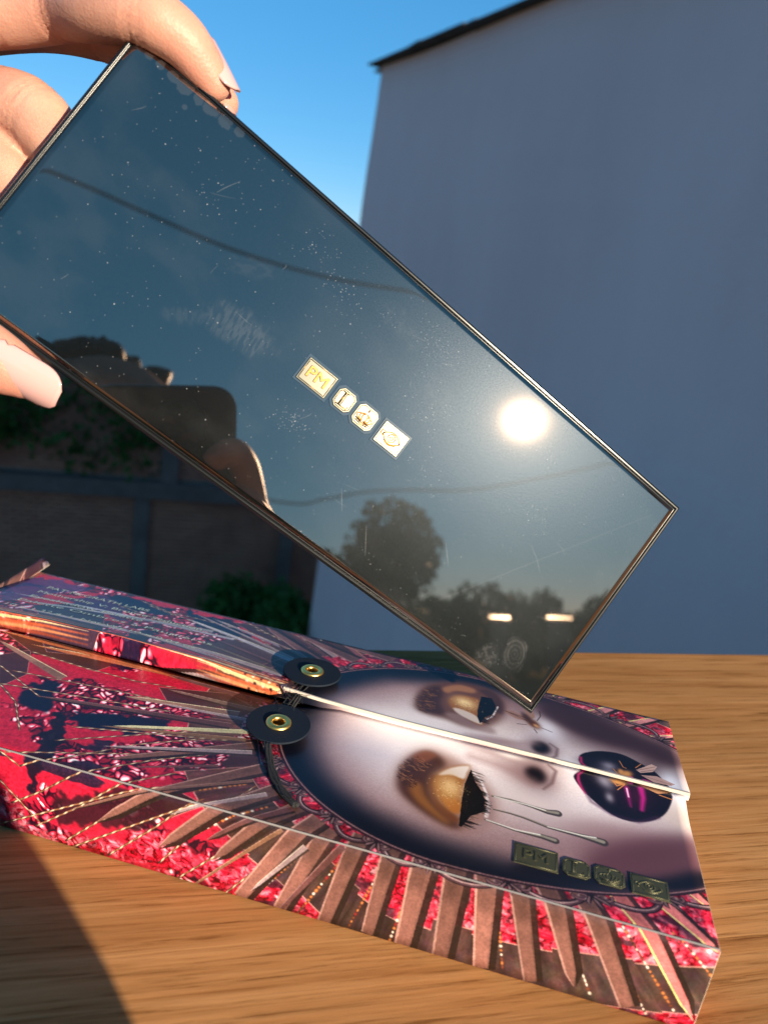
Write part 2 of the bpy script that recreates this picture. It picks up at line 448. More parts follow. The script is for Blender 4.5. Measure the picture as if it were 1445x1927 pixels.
def SM(pts, n=5):
    P = list(pts); m = len(P); o = []
    for i in range(m):
        a, b, c, d = [np.array(P[(i+k) % m], float) for k in (-1, 0, 1, 2)]
        for k in range(n):
            t = k/n; o.append(tuple(.5*(2*b+(c-a)*t+(2*a-5*b+4*c-d)*t*t+(3*b-a-3*c+d)*t**3)))
    return o
def stroke(pts, w, col, alpha=1.0, soft=0.12, clip=None, dash=None):
    ws = w if isinstance(w, (list, tuple)) else [w]*len(pts)
    if len(ws) != len(pts): ws = [ws[0]+(ws[-1]-ws[0])*i/(len(pts)-1) for i in range(len(pts))]
    mw = max(ws)+soft+.3
    xs = [p[0] for p in pts]; ys = [p[1] for p in pts]
    x0, x1, y0, y1 = bbox(min(xs)-mw, max(xs)+mw, min(ys)-mw, max(ys)+mw)
    if x1 <= x0 or y1 <= y0: return
    X = GS[y0:y1, x0:x1]; Y = GV[y0:y1, x0:x1]; m = np.zeros(X.shape, np.float32); acc = 0
    for i in range(len(pts)-1):
        (ax, ay), (bx, by) = pts[i], pts[i+1]; L = math.hypot(bx-ax, by-ay)
        if L < 1e-6: continue
        t = np.clip(((X-ax)*(bx-ax)+(Y-ay)*(by-ay))/L**2, 0, 1)
        d = np.hypot(X-ax-t*(bx-ax), Y-ay-t*(by-ay)); ww = ws[i]+(ws[i+1]-ws[i])*t
        k = np.clip((ww*.5-d)/soft+.5, 0, 1)
        if dash is not None: k = k*(((acc+t*L)/dash[0] % 1) < dash[1])
        m = np.maximum(m, k); acc += L
    m *= alpha
    if clip is not None: m = m*clip[y0:y1, x0:x1]
    A = ART[y0:y1, x0:x1]; A[:] = A*(1-m[..., None])+np.asarray(col, np.float32)*m[..., None]
def blob(tri, col, alpha=1.0, p=2.0, clip=None, hard=False):
    c, e1, e2 = [np.array(q, np.float64) for q in tri]
    a = e1-c; b = e2-c; M = np.array([[a[0], b[0]], [a[1], b[1]]])
    if abs(np.linalg.det(M)) < 1e-6: return
    I = np.linalg.inv(M); k = 1.15 if hard else 2.3
    ex = k*(abs(a[0])+abs(b[0])); ey = k*(abs(a[1])+abs(b[1]))
    x0, x1, y0, y1 = bbox(c[0]-ex, c[0]+ex, c[1]-ey, c[1]+ey)
    if x1 <= x0 or y1 <= y0: return
    X = GS[y0:y1, x0:x1]-c[0]; Y = GV[y0:y1, x0:x1]-c[1]
    q = np.sqrt((I[0, 0]*X+I[0, 1]*Y)**2+(I[1, 0]*X+I[1, 1]*Y)**2)
    m = (1-sm(.9, 1.08, q) if hard else np.exp(-q**p))*alpha
    if clip is not None: m = m*clip[y0:y1, x0:x1]
    A = ART[y0:y1, x0:x1]; A[:] = A*(1-m[..., None])+np.asarray(col, np.float32)*m[..., None]

EC, ET, EB = 172.0, 49.0, 45.5
EA = np.where(GS < EC, 55.0, 82.0)
DX = (GS-EC)/EA; DY = (GV-ET)/EB
RHO = np.sqrt(DX*DX+DY*DY); DIST = (RHO-1)*EB*np.where(GS < EC, 1.0+.18*np.abs(DX)/np.maximum(RHO, .01), 1.2)
PHI = np.arctan2(DY, DX)
outm = sm(-.2, .2, DIST)
# radial and tangential coordinates for the jewels
TAN = PHI*52.0
def jewel(x, y, seed, cols):
    wx_ = fbm(x*.9, y*.9, seed+1, 4)*2.2; wy_ = fbm(x*.9, y*.9, seed+2, 4)*2.2
    f1, f2, v = worley(x*.55+wx_, y*.55+wy_, seed)
    g1, g2, v2 = worley(x*1.7+wx_*2, y*1.3+wy_*2, seed+9)
    rg_ = 1-np.abs(fbm(x*1.1+wx_, y*.8+wy_, seed+5, 4)*2-1)*2.2
    sh = np.clip(.10+.42*v+.30*v2+.30*fbm(x*2.5, y*2.5, seed+3, 3)-.26*f1-.15*g1+.12*rg_, 0, 1)
    edge = sm(.0, .16, f2-f1)*.75+.25*sm(.0, .3, g2-g1)
    xs = np.linspace(0, 1, len(cols)); C = np.stack([np.interp(sh, xs, [c[i] for c in cols]) for i in range(3)], -1)
    return C*(.35+.65*edge[..., None])
def grains(u, v, seed, k=1.0):
    wu = u*.62*k+fbm(u*.25, v*.25, seed+1, 3)*2.4; wv = v*.36*k+fbm(u*.25+7, v*.25, seed+2, 3)*2.4
    f1, f2, c = worley(wu, wv, seed); g1, g2, c2 = worley(wu*2.1+5, wv*1.7, seed+6)
    body = sm(.05, .42, f2-f1); sp = np.clip(1-f1*1.9, 0, 1)*(c > .42)
    lum = np.clip(.08+.50*body*(.35+.75*c)+.62*sp*(c2*.6+.5)+.12*(g2-g1)-.05, 0, 1)
    xs = np.array([0, .16, .36, .55, .72, .88, 1.0]); cols = [(16, 8, 22), (52, 8, 22), (142, 18, 42), (200, 44, 70), (226, 104, 128), (246, 184, 196), (255, 240, 240)]
    return np.stack([np.interp(lum, xs, [q[i] for q in cols]) for i in range(3)], -1)
REDJ = [(50, 6, 16), (120, 14, 32), (190, 24, 48), (222, 60, 84), (236, 130, 150), (252, 226, 226)]
PNKJ = [(70, 10, 24), (176, 28, 54), (226, 58, 84), (242, 110, 130), (246, 170, 182), (255, 232, 232)]
J1 = jewel(GS*.42+fbm(GS*.2, GV*.2, 5)*2, GV*.42, 21, PNKJ)
JG = grains(TAN, DIST, 41, 1.0); J2 = np.clip(grains(TAN, DIST, 57, 1.25)*1.15, 0, 255)
J1 = J1*.62+JG*.38+((J1-150)*.22)
J1 = np.clip(J1, 0, 255)
ART[:] = np.array([178, 26, 52], np.float32)
grain = fbm(GS*1.6, GV*1.6, 40, 3)
ART += ((grain-.5)*46)[..., None]*np.array([1, .5, .6])
wn_ = 38
W_ = np.floor((PHI+math.pi)/(2*math.pi)*wn_); 
wj = np.random.default_rng(3).random((wn_+2, 4)).astype(np.float32); WI = W_.astype(int)
right = sm(112, 126, GS)
# jewels everywhere on the outer right
lay(right*outm, J1)
lim1 = 11+9.0*sm(130, 165, GS)*(GV < 30)+wj[WI, 0]*3
lim2 = lim1+13+wj[WI, 1]*5
pl = (DIST > lim1) & (DIST < lim2)
plc = np.stack([54+22*fbm(GS*.35, GV*.35, 50), 38+16*fbm(GS*.35, GV*.35, 51), 38+14*fbm(GS*.35, GV*.35, 52)], -1)
plc[..., 0] += 16*(1-right); plc *= (.75+.5*wj[WI, 2])[..., None]
strk = fbm(TAN*1.1, DIST*.12, 61, 3)
plc = plc*(.55+.8*strk[..., None])
lay(pl.astype(np.float32)*outm, plc)
edge = ((np.abs(DIST-lim1) < .22) | (np.abs(DIST-lim2) < .22)).astype(np.float32)*.7*outm
lay(edge, (205, 150, 140))
lay(((DIST > 2) & (DIST < lim1)).astype(np.float32)*(1-right)*outm, J2*.85)
cl2 = sm(.50, .56, fbm(GS*.06+4.3, GV*.10+.7, 183, 4)-.03)*(1-right)*(DIST > lim2); lay(cl2, J2)
cl3 = sm(.70, .74, fbm(GS*.05+9.1, GV*.12+3.2, 187, 4))*(1-right)*(DIST > lim2); lay(cl3*.95, np.stack([18+40*grain, 16+14*grain, 36+16*grain], -1))
def plate(pts, c): 
    poly(pts, c, 1, .1); stroke(pts+[pts[0]], .28, (206, 150, 140), .55)
for pts_, c_ in (([(24.9, 39.3), (31.1, 46.2), (38.8, 33.4), (36.3, 24.2)], (62, 36, 42)), ([(16.7, 52.3), (29.6, 54.0), (60.0, 54.0), (55.1, 43.7), (31.9, 45.1)], (70, 40, 36)), ([(76.3, 44.5), (96.4, 50.9), (107.9, 46.6), (103.6, 37.8), (87.0, 33.6)], (58, 34, 36)),
    ([(91.5, 20.3), (113.5, 31.9), (118.8, 20.6), (99.2, 9.2)], (56, 32, 36)), ([(17.3, 65.7), (34.6, 83.9), (51.8, 51.7), (35.9, 47.3)], (58, 40, 58)), ([(68.2, 84.4), (79.3, 90.9), (106.2, 75.4), (101.2, 62.2), (78.2, 62.8)], (76, 50, 52)), ([(80.3, 93.4), (95.4, 97.6), (111.9, 90.7), (109.2, 80.5), (88.5, 88.5)], (66, 42, 46)), ([(93.9, -2.9), (102.4, 2.8), (112.2, 0.4), (101.5, -7.8)], (50, 26, 30))):
    plate(pts_, c_)
# dark scorched breaks among the jewels
br = sm(.56, .66, fbm(GS*.13+3, GV*.2, 70, 4))*outm*((DIST < lim1) | (DIST > lim2))*right
lay(br*.75, (38, 22, 34))
# left part: crimson field with clusters
cl = sm(.47, .55, fbm(GS*.045+1.3, GV*.085+.2, 83, 4))*(1-right)*(DIST > lim2)
# -- hand placed clusters (mm on the carton)
def cluster(pts, soft=1.2):
    m = np.zeros((AH, AW), np.float32); x = inside(pts, GS+3*(fbm(GS*.4, GV*.4, 90)-.5)*2, GV+3*(fbm(GS*.4, GV*.4, 92)-.5)*2)
    return boxblur(x.astype(np.float32), int(soft*PXMM/2))
lay(cluster([(43.6, 23.7), (43.8, 29.9), (48.9, 33.7), (55.6, 20.3), (51.7, 17.6), (46.4, 19.8)], .6)*.97, (14, 20, 42))
lay(cluster([(51.6, 32.4), (54.5, 38.9), (69.4, 37.8), (83.4, 37.5), (98.4, 42.1), (100.4, 37.5), (88.3, 31.2), (68.2, 22.4), (58.8, 18.9)], .6), J2)
lay(cluster([(60.6, 21.2), (70.0, 25.0), (87.1, 30.1), (88.9, 23.5), (81.3, 19.5), (70.2, 16.6), (64.7, 17.4)], .6)*.97, (12, 18, 40))
lay(cluster([(57.6, 18.3), (60.6, 21.2), (67.7, 8.1), (67.9, 0.8), (65.5, -6.8), (64.0, -12.2), (62.7, -9.3), (62.9, 1.0), (60.7, 10.1)], .5)*.95, (22, 16, 32))
lay(cluster([(81.0, 14.6), (92.3, 23.1), (107.1, 25.7), (109.5, 16.5), (97.6, 9.4), (84.7, 8.1), (78.0, 8.9)], .6), J2*.9)
lay(cluster([(67.0, -7.9), (71.6, -8.2), (74.8, -13.9), (68.7, -18.4), (65.6, -15.1)], .5), J2)
lay(cluster([(70.9, -9.2), (79.2, -7.5), (89.5, -2.6), (98.2, -1.5), (104.2, -4.5), (93.0, -13.9), (82.5, -16.4), (71.8, -17.4)], .7)*.9, (46, 18, 28))
lay(cluster([(64.1, -22.5), (78.1, -20.5), (93.3, -19.7), (105.2, -19.9), (105.5, -24.1), (85.9, -24.3), (64.1, -25.1)], .6), J1)
lay(cluster([(92.9, -13.1), (104.8, -14.2), (121.0, -17.1), (132.8, -21.4), (126.0, -23.8), (105.4, -22.4), (90.2, -19.0)], .6), J1)
lay(cluster([(54.6, -11.8), (60.9, -13.2), (64.1, -22.5), (57.7, -28.1), (54.5, -25.6)], .6), J1*.8)
lay(cluster([(22.1, 76.9), (29.1, 89.6), (50.7, 85.4), (65.3, 76.8), (59.8, 68.2), (42.2, 71.1)], .5)*.9, (60, 40, 84))
lay(cluster([(42.8, 79.0), (52.4, 90.2), (72.5, 92.2), (85.7, 80.4), (80.0, 66.4), (64.9, 65.9), (54.6, 66.9)], .5), J2)
lay(cluster([(30.6, 90.8), (44.0, 94.0), (58.2, 91.2), (56.2, 82.8), (44.9, 80.7)], .4)*.95, (20, 26, 54))
lay(cluster([(61.3, 93.6), (76.7, 92.1), (90.2, 83.9), (85.1, 76.9), (71.1, 81.5)], .4)*.95, (18, 24, 52))
lay(cluster([(58.3, 46.9), (56.7, 61.3), (62.4, 70.7), (66.2, 52.5)], .3)*.9, (26, 20, 46))
lay(cluster([(-4.7, 78.5), (-1.2, 91.8), (11.0, 93.7), (24.6, 93.3), (14.6, 78.5), (7.6, 62.2)], .4)*.7, (64, 60, 110))
# bead chains
def chain(a, b, n=None, s=.9):
    a = np.array(a); b = np.array(b); L = np.linalg.norm(b-a); n = n or max(3, int(L/1.25))
    stroke([tuple(a), tuple(b)], .5, (34, 20, 24), .85)
    rg = np.random.default_rng(int(abs(a[0]*31+a[1]*7)))
    dr = (b-a)/L; pe = np.array([-dr[1], dr[0]])
    for i in range(n):
        p = a+(b-a)*(i+.5)/n; k = rg.random()
        c = (206, 120, 62) if k < .45 else ((250, 232, 214) if k < .68 else ((120, 62, 40) if k < .9 else (150, 40, 40)))
        r1 = s*rg.uniform(.32, .62); r2 = s*rg.uniform(.2, .36)
        blob((p, p+dr*r1, p+pe*r2), c, .95, 3.0)
for k in range(wn_*2):
    ph = -math.pi+(k+.5)*math.pi/wn_+.02*math.sin(k*2.3)
    ea = 55.0 if abs(ph) > math.pi/2 else 82.0
    f = lambda d: (EC+ea*math.cos(ph)*(1+d/EB), ET+EB*math.sin(ph)*(1+d/EB))
    rg = np.random.default_rng(k+5)
    if abs(ph) > 2.5: continue
    chain(f(9+rg.random()*4), f(27+rg.random()*8), s=1.15)
rods_later = []
def rod(pts):                      # twisted gilt rod
    stroke(pts, .62, (58, 36, 34)); L = 0
    for (a, b) in zip(pts[:-1], pts[1:]):
        a = np.array(a); b = np.array(b); n = max(1, int(np.linalg.norm(b-a)/3.0)); dr = (b-a)/np.linalg.norm(b-a); pe = np.array([-dr[1], dr[0]])
        for i in range(n):
            p = a+(b-a)*(i+.5)/n; blob((p, p+dr*1.0+pe*.1, p+pe*.19), (240, 214, 176), 1, 3); q = a+(b-a)*(i+1.0)/n; blob((q, q+dr*.8, q+pe*.17), (168, 104, 66), .9, 3)
for r_ in [[(35.0, 25.9), (44.9, 19.7), (53.9, 9.1)], [(64.9, 8.6), (81.7, 18.9), (102.7, 32.1)], [(60.8, -3.7), (72.0, 3.8), (85.0, 15.8), (104.3, 28.6)], [(58.5, -15.8), (67.1, -9.6), (76.0, -1.9), (92.1, 11.4), (113.3, 25.9)],
           [(65.6, -21.1), (77.8, -11.2), (89.4, -0.2), (99.5, 8.6)], [(54.6, -0.5), (60.1, -3.5)], [(54.6, -9.3), (66.4, -19.3)], [(74.3, -23.1), (83.9, -13.5), (98.3, -3.1), (103.3, 1.2)], [(86.6, -23.7), (98.8, -11.2), (110.1, 1.9)],
           [(31.7, 45.4), (51.1, 44.2), (69.2, 44.4), (80.6, 46.6)], [(33.9, 50.4), (54.2, 51.3), (72.2, 52.3), (89.0, 51.4)], [(28.5, 34.5), (49.0, 24.7)], [(100.9, -21.4), (114.0, -2.9), (120.4, 11.8)],
           [(89.2, 91.9), (106.9, 87.5)], [(59.4, 88.8), (88.5, 88.5), (107.1, 75.0)], [(48.1, 90.3), (60.6, 86.4)]]: rod(r_)
rgr = np.random.default_rng(31)
for k in range(26):
    ph = math.pi*(.62+.76*(k+.5)/26)+rgr.normal()*.012; d0 = 11+rgr.random()*14; d1 = d0+18+rgr.random()*34
    fr = lambda d: (EC+55*math.cos(ph)*(1+d/EB*1.12), ET+EB*math.sin(ph)*(1+d/EB))
    if k % 3 == 1: continue
    rod([fr(d0), fr((d0+d1)/2), fr(d1)])
# bronze spikes: centre line from base to tip, base width in mm
BRZ, BRZ2, SHD = (126, 84, 76), (190, 140, 122), (34, 24, 22)
def spike(base, tip, w=5.2, col=BRZ, hl=None, shade=True, side=1, k=.26):
    b = np.array(base, float); t = np.array(tip, float); L = np.linalg.norm(t-b); d = (t-b)/L; p = np.array([-d[1], d[0]])*side
    q = b+d*L*.86
    if k > .3: q = b+d*L*.995
    if shade: poly([b-p*w*.5, b-p*w*.86, q-p*w*(k+.32), t-p*w*.1, q-p*w*(k-.04)], SHD, .92, .12)
    poly([b-p*w*.5, b+p*w*.5, q+p*w*k, t, q-p*w*k], col, 1, .1)
    if k > .3 or L > 20: poly([b-p*w*.5, b+p*w*.5, b+d*L*.42+p*w*.36, b+d*L*.42-p*w*.36], tuple(c*.62 for c in col), .8, 3.0)
    hc = hl or tuple(min(255, c+46) for c in col)
    poly([b+p*w*.4, b+p*w*.51, q+p*w*(k+.01), t+p*w*(k-.26), q+p*w*(k-.1)], hc, .8, .1)
    poly([b-p*w*.5, b-p*w*.40, q-p*w*(k-.08), t-p*w*(k-.26), q-p*w*k], tuple(c*.8 for c in col), .6, .1)
for a_, b_, w_ in [((143.4, 4.2), (133.9, -24.8), 4.6), ((151.1, 5.0), (145.6, -25.0), 4.8), ((159.2, 5.1), (156.9, -24.2), 4.8), ((166.9, 5.1), (165.9, -24.6), 4.8),
                ((174.6, 4.1), (175.3, -24.5), 4.8), ((181.6, 4.3), (185.4, -24.3), 4.8), ((188.4, 5.1), (197.4, -24.0), 4.8), ((195.5, 6.1), (207.3, -21.8), 4.6),
                ((203.6, 6.4), (220.0, -23.1), 4.6), ((120.1, 20.4), (82.9, -14.3), 4.2), ((127.9, 15.4), (100.1, -17.1), 4.2), ((134.6, 10.6), (114.9, -16.1), 4.2), ((139.4, 6.6), (123.2, -24.8), 4.2),
                ((113.8, 28.8), (81.4, 7.2), 3.4)]:
    jt_ = .86+.28*((a_[0]*7.13) % 1); spike(a_, b_, w_*jt_, tuple(c*(.88+.24*((a_[0]*3.7) % 1)) for c in BRZ), side=-1, k=.36 if b_[1] < -22.5 else .26)
CRM = (226, 216, 172)
for a_, b_, w_, c_ in [((110.0, 34.3), (74.6, 20.6), 2.2, (206, 196, 150)), ((103.8, 41.5), (69.8, 35.4), 3.4, (150, 112, 96)), ((49.1, 36.2), (19.3, 46.7), 3.0, (150, 110, 96)),
                    ((86.6, 78.1), (3.6, 73.1), 1.6, (200, 190, 200)), ((77.7, 80.4), (7.1, 67.0), 2.2, (176, 170, 176)), ((109.8, 61.6), (10.7, 60.7), 3.0, (196, 170, 170)), ((111.5, 73.3), (64.8, 86.4), 2.6, (190, 180, 188)),
                    ((111.3, 79.9), (72.5, 92.2), 2.2, (150, 130, 140)), ((113.4, 56.3), (29.0, 49.1), 3.6, (190, 110, 76)), ((114.5, 54.0), (15.1, 52.3), 4.2, (186, 106, 66))]:
    spike(a_, b_, w_, c_, CRM, False, -1)
rgt = np.random.default_rng(53)
for k in range(24):
    ph = math.pi*(.60+.80*(k+.5)/24)+rgt.normal()*.015; d0 = 6+rgt.random()*10; d1 = d0+12+rgt.random()*34
    fr = lambda d: (EC+55*math.cos(ph)*(1+d/EB*1.12), ET+EB*math.sin(ph)*(1+d/EB))
    spike(fr(d0), fr(d1), rgt.uniform(1.0, 2.4), (tuple(c*rgt.uniform(.8, 1.15) for c in BRZ), (150, 128, 132), (96, 60, 60))[k % 3], (214, 200, 186) if k % 3 == 1 else None, k % 2 == 0, -1)
YG = (216, 226, 130)
for a_, b_, w_ in [((211.8, 10.2), (234.6, -21.4), 4.2), ((222.6, 11.2), (235.0, -0.9), 3.8), ((230.3, 17.6), (235.6, 12.4), 3.0)]:
    spike(a_, b_, w_, (206, 112, 112), YG, True, -1)
for a_, b_, w_ in [((207.8, 87.0), (223.2, 104.1), 4.4), ((216.3, 83.4), (237.9, 102.4), 3.4), ((225.5, 80.4), (237.3, 88.1), 3.0), ((196.3, 92.5), (206.5, 104.4), 4)]:
    spike(a_, b_, w_, (206, 130, 130), YG, True, 1)
for a_, b_, w_ in [((119.9, 76.7), (91.7, 96.4), 4.6), ((128.7, 86.5), (104.1, 96.1), 4.6), ((140.6, 94.1), (120.1, 97.0), 4.6), ((155.4, 98.2), (135.3, 100.6), 4.6), ((170.9, 97.8), (151.1, 101.0), 4.6)]:
    spike(a_, b_, w_, (110, 74, 72), None, True, 1)
for i_, (x0_, x1_, c_) in enumerate([(-4, 46, (214, 108, 62)), (84, 116, (206, 110, 66))]):
    for j_ in range(5):
        q0 = (x0_, 54.4+j_*1.0+.5*math.sin(j_)); q1 = (x1_, 54.7+j_*.85); w0 = .95 if x0_ < 0 else .1; w1 = .1 if x0_ < 0 else .9
        stroke([q0, ((q0[0]+q1[0])/2, (q0[1]+q1[1])/2), q1], [w0, .85, w1], [c_, (214, 186, 132), (178, 82, 50), (206, 126, 80), (128, 54, 38)][j_], .92, .35)
stroke([(46, 54.5), (86, 54.5)], .5, (236, 120, 90), .9, .2)
for i_ in range(14): blob(((100+i_*.9, 54.6+(i_ % 3)*1.4), (100.5+i_*.9, 54.6+(i_ % 3)*1.4), (100+i_*.9, 54.9+(i_ % 3)*1.4)), (236, 200, 180) if i_ % 2 else (40, 16, 22), .9, 3)
# oval frame with scrolls
ring = lambda d, ph: (EC+(55.0 if abs(ph) > math.pi/2 else 82.0)*math.cos(ph)*(1+d/EB), ET+EB*math.sin(ph)*(1+d/EB))
NS = 26
for k in range(NS):
    ph0 = -math.pi+.06+k*(2*math.pi/NS); dp = 2*math.pi/NS
    if abs(ph0) < .40: continue
    lobe = []
    for i in range(26):
        u = i/25; lobe.append(ring(1.3+3.6*math.sin(math.pi*u)**.75, ph0+dp*(.08+.84*u)))
    stroke(SMO(lobe), [1.7, 1.9, 1.6, 1.2, 1.0][0:2], (24, 14, 18), 1, .15); stroke(lobe, 1.15, (74, 48, 54), 1, .15)
    stroke([(x+.12, y+.2) for x, y in lobe[4:21]], [.36, .2], (188, 160, 160), .8, .15)
    for e_, sg in ((.10, 1), (.90, -1)):
        sp_ = [ring(1.9+1.25*(1-.75*i/15)*math.sin(i*.42), ph0+dp*(e_+sg*.04+sg*.11*(1-.75*i/15)*math.cos(i*.42))) for i in range(16)]
        stroke(sp_, [.95, .5], (30, 18, 22), 1, .12); stroke(sp_, [.6, .3], (104, 72, 76), 1, .12)
        p = sp_[-1]; blob((p, (p[0]+.42, p[1]), (p[0], p[1]+.42)), (150, 118, 116), .95); p = ring(2.6, ph0+dp*e_); blob((p, (p[0]+.25, p[1]), (p[0], p[1]+.25)), (232, 214, 206), .9)
    for j_ in (-1, 0, 1):      # leaf bunch where two scrolls meet
        q0 = ring(1.4, ph0); q1 = ring(5.2-abs(j_)*.9, ph0+j_*.030)
        stroke([q0, ring(3.4, ph0+j_*.026), q1], [1.2, 1.3, .3], (28, 18, 22), 1, .12); stroke([ring(1.8, ph0+j_*.008), ring(3.4, ph0+j_*.026), q1], [.4, .7, .15], (112, 82, 84), .95, .15)
lay(((DIST > -.2) & (DIST < 1.5)).astype(np.float32), (44, 24, 32))
lay(((DIST > .35) & (DIST < .75)).astype(np.float32), (126, 92, 96))
# ---- face inside the oval
inm = 1-sm(-.1, .15, DIST)
FY = DY; low = GV < ET
navy = np.array([10, 13, 26], np.float32); mauve = np.array([142, 110, 112], np.float32); pale = np.array([236, 222, 222], np.float32)
rr = RHO+.05*(fbm(GS*.05, GV*.05, 130)-.5)
wl = sm(EC-22, EC+22, GS)
k1 = (1-sm(.69, .955, rr))*(1-wl)+wl*(1-sm(.72, .97, np.abs(DY)*.98+.03*np.abs(DX)))
k2 = (1-sm(.33, .87, rr))*(1-wl)+wl*(1-sm(.16, .80, np.abs(DY)))
face = navy+(mauve-navy)*k1[..., None]; face = face+(pale-face)*k2[..., None]
face += ((fbm(GS*3.6, GV*3.6, 140, 2)-.5)*26*k1)[..., None]
lay(inm, face)
INM = inm
def F(tri, col, a=1.0, p=2.0, hard=False): blob(tri, col, a, p, INM, hard)
# jaw and cheek shading
F([(223.8, 28.4), (239.2, 32.5), (222.7, 18.3)], (104, 66, 74), .7); F([(212.8, 26.1), (227.8, 28.0), (212.3, 19.0)], (110, 72, 80), .6)
F([(212.5, 78.0), (230.3, 73.5), (215.1, 91.8)], (64, 40, 46), .9); F([(228.9, 63.6), (235.8, 58.1), (232.5, 77.8)], (66, 42, 46), .8); F([(191.6, 97.1), (206.2, 92.9), (193.3, 105.7)], (40, 30, 40), .8)
F([(193.3, 33.2), (203.3, 31.8), (192.1, 26.1)], (186, 170, 172), .7); F([(208.9, 30.8), (218.7, 31.5), (208.7, 26.5)], (150, 120, 122), .5)
F([(232.5, 47.1), (237.1, 44.4), (231.3, 38.7)], (190, 170, 160), .8); F([(231.3, 56.5), (235.2, 55.0), (232.4, 63.7)], (236, 236, 246), .95)
F([(195.4, 71.2), (200.4, 68.6), (196.3, 80.5)], (238, 236, 246), .8)
F([(158.1, 48.6), (167.9, 47.4), (158.7, 54.0)], (222, 214, 216), .7); F([(143.3, 42.0), (154.6, 41.5), (140.8, 52.6)], (208, 198, 208), .5)
poly(SM([(197.2, 92.9), (211.3, 87.3), (224.6, 81.3), (234.5, 78.1), (236.8, 68.9), (231.1, 67.6), (223.5, 70.8), (212.1, 71.8), (200.5, 75.5), (191.9, 82.6)]), (52, 30, 36), .9, 4.5, INM)
poly(SM([(209.4, 13.2), (205.7, 18.9), (214.2, 27.0), (224.3, 33.2), (234.8, 38.6), (236.6, 31.5), (234.6, 19.6)]), (84, 48, 56), .85, 5.0, INM)
poly(SM([(187.6, 6.2), (192.5, 12.6), (203.0, 14.0), (213.4, 15.1), (224.0, 18.5), (235.6, 25.2), (234.2, 17.3), (205.4, 7.8)]), (14, 12, 22), .95, 3.0, INM)
F([(148.9, 53.9), (163.8, 53.5), (147.6, 60.3)], (250, 238, 232), .6); F([(176.1, 52.7), (187.2, 53.2), (175.9, 54.0)], (250, 240, 236), .75); F([(193.2, 35.5), (202.7, 34.8), (192.6, 39.0)], (226, 208, 204), .6)
# nose
F([(181.7, 52.2), (192.8, 51.6), (181.4, 54.0)], (150, 120, 122), .55); F([(181.1, 55.4), (190.7, 55.5), (180.9, 58.6)], (150, 122, 130), .6)
F([(189.1, 47.3), (197.5, 45.8), (189.3, 41.1)], (120, 90, 92), .7); F([(184.9, 52.7), (189.6, 52.6), (184.8, 54.0)], (232, 222, 216), .9)
F([(193.8, 58.7), (198.6, 58.5), (193.8, 64.6)], (90, 62, 66), .75); F([(193.2, 47.3), (198.3, 46.9), (193.4, 41.8)], (96, 66, 66), .75)
F([(193.3, 58.4), (196.1, 58.5), (193.3, 62.0)], (18, 10, 12), 1, 4); F([(192.3, 47.4), (195.4, 47.4), (192.4, 44.1)], (16, 8, 10), 1, 4)
F([(201.4, 54.0), (203.8, 54.0), (201.1, 56.6)], (224, 220, 226), .7); F([(198.3, 52.1), (200.9, 51.6), (198.3, 49.5)], (196, 178, 176), .7)
stroke([(171.4, 54.4), (179.4, 55.9), (186.6, 57.6), (191.4, 60.0)], [1.5, 2.6], (150, 122, 126), .55, 3.4, INM); stroke([(173.3, 48.7), (181.3, 47.9), (187.6, 46.4), (191.5, 44.5)], [1.5, 3.0], (146, 112, 112), .6, 3.6, INM)
F([(188.8, 53.9), (193.1, 54.0), (188.8, 54.0)], (244, 234, 228), .75); stroke([(196.1, 62.4), (198.3, 60.3), (197.9, 55.7), (196.8, 54.0)], [.5, .9, .9, .5], (92, 66, 70), .7, 1.0, INM); stroke([(195.9, 52.7), (198.1, 51.0), (197.2, 45.9), (194.9, 42.4)], [.5, .9, .9, .5], (90, 62, 64), .7, 1.0, INM)
# far eye
poly(SM([(153.5, 63.6), (152.7, 72.7), (154.3, 80.7), (159.9, 87.0), (167.8, 90.4), (175.3, 89.5), (180.3, 84.2), (181.3, 74.6), (178.7, 66.4), (174.2, 60.6), (168.9, 59.9), (163.7, 61.4), (158.3, 61.4)]), (92, 56, 46), .92, 3.0, INM)
poly(SM([(154.5, 64.1), (153.5, 72.3), (155.2, 79.6), (158.7, 83.1), (160.7, 79.0), (160.7, 71.2), (162.9, 64.9), (159.6, 62.8)]), (54, 32, 28), .8, 2.0, INM)
poly(SM([(160.0, 82.2), (164.8, 87.2), (170.4, 86.9), (170.4, 83.7), (164.7, 82.3), (161.8, 79.2)]), (176, 120, 80), .75, 1.2, INM)
poly(SM([(171.9, 86.9), (176.3, 88.4), (180.3, 82.7), (180.7, 74.3), (178.2, 74.8), (174.9, 83.7)]), (60, 38, 38), .8, 1.6, INM)
poly(SM([(162.9, 64.9), (167.4, 61.2), (174.3, 59.3), (179.2, 59.8), (178.1, 63.3), (172.2, 63.7), (167.2, 66.8)]), (150, 122, 122), .7, 1.5, INM)
poly(SM([(163.0, 75.1), (165.4, 79.5), (169.9, 80.7), (173.5, 79.1), (175.3, 71.5), (174.8, 63.0), (170.4, 65.6), (166.3, 68.2), (163.9, 70.7)]), (142, 88, 46), 1, 1.2, INM)
poly(SM([(165.1, 70.1), (168.2, 70.3), (172.7, 68.3), (174.8, 63.7), (170.4, 64.9), (166.4, 67.5)]), (214, 200, 196), .9, .8, INM)
F([(168.3, 75.6), (171.9, 75.2), (168.1, 79.0)], (246, 214, 158), .95)
poly([(173.2, 82.8), (176.7, 83.1), (178.3, 78.6), (178.0, 72.5), (175.5, 69.0), (174.2, 64.1), (173.0, 68.4), (172.8, 76.5)], (8, 6, 8), 1, .2, INM)
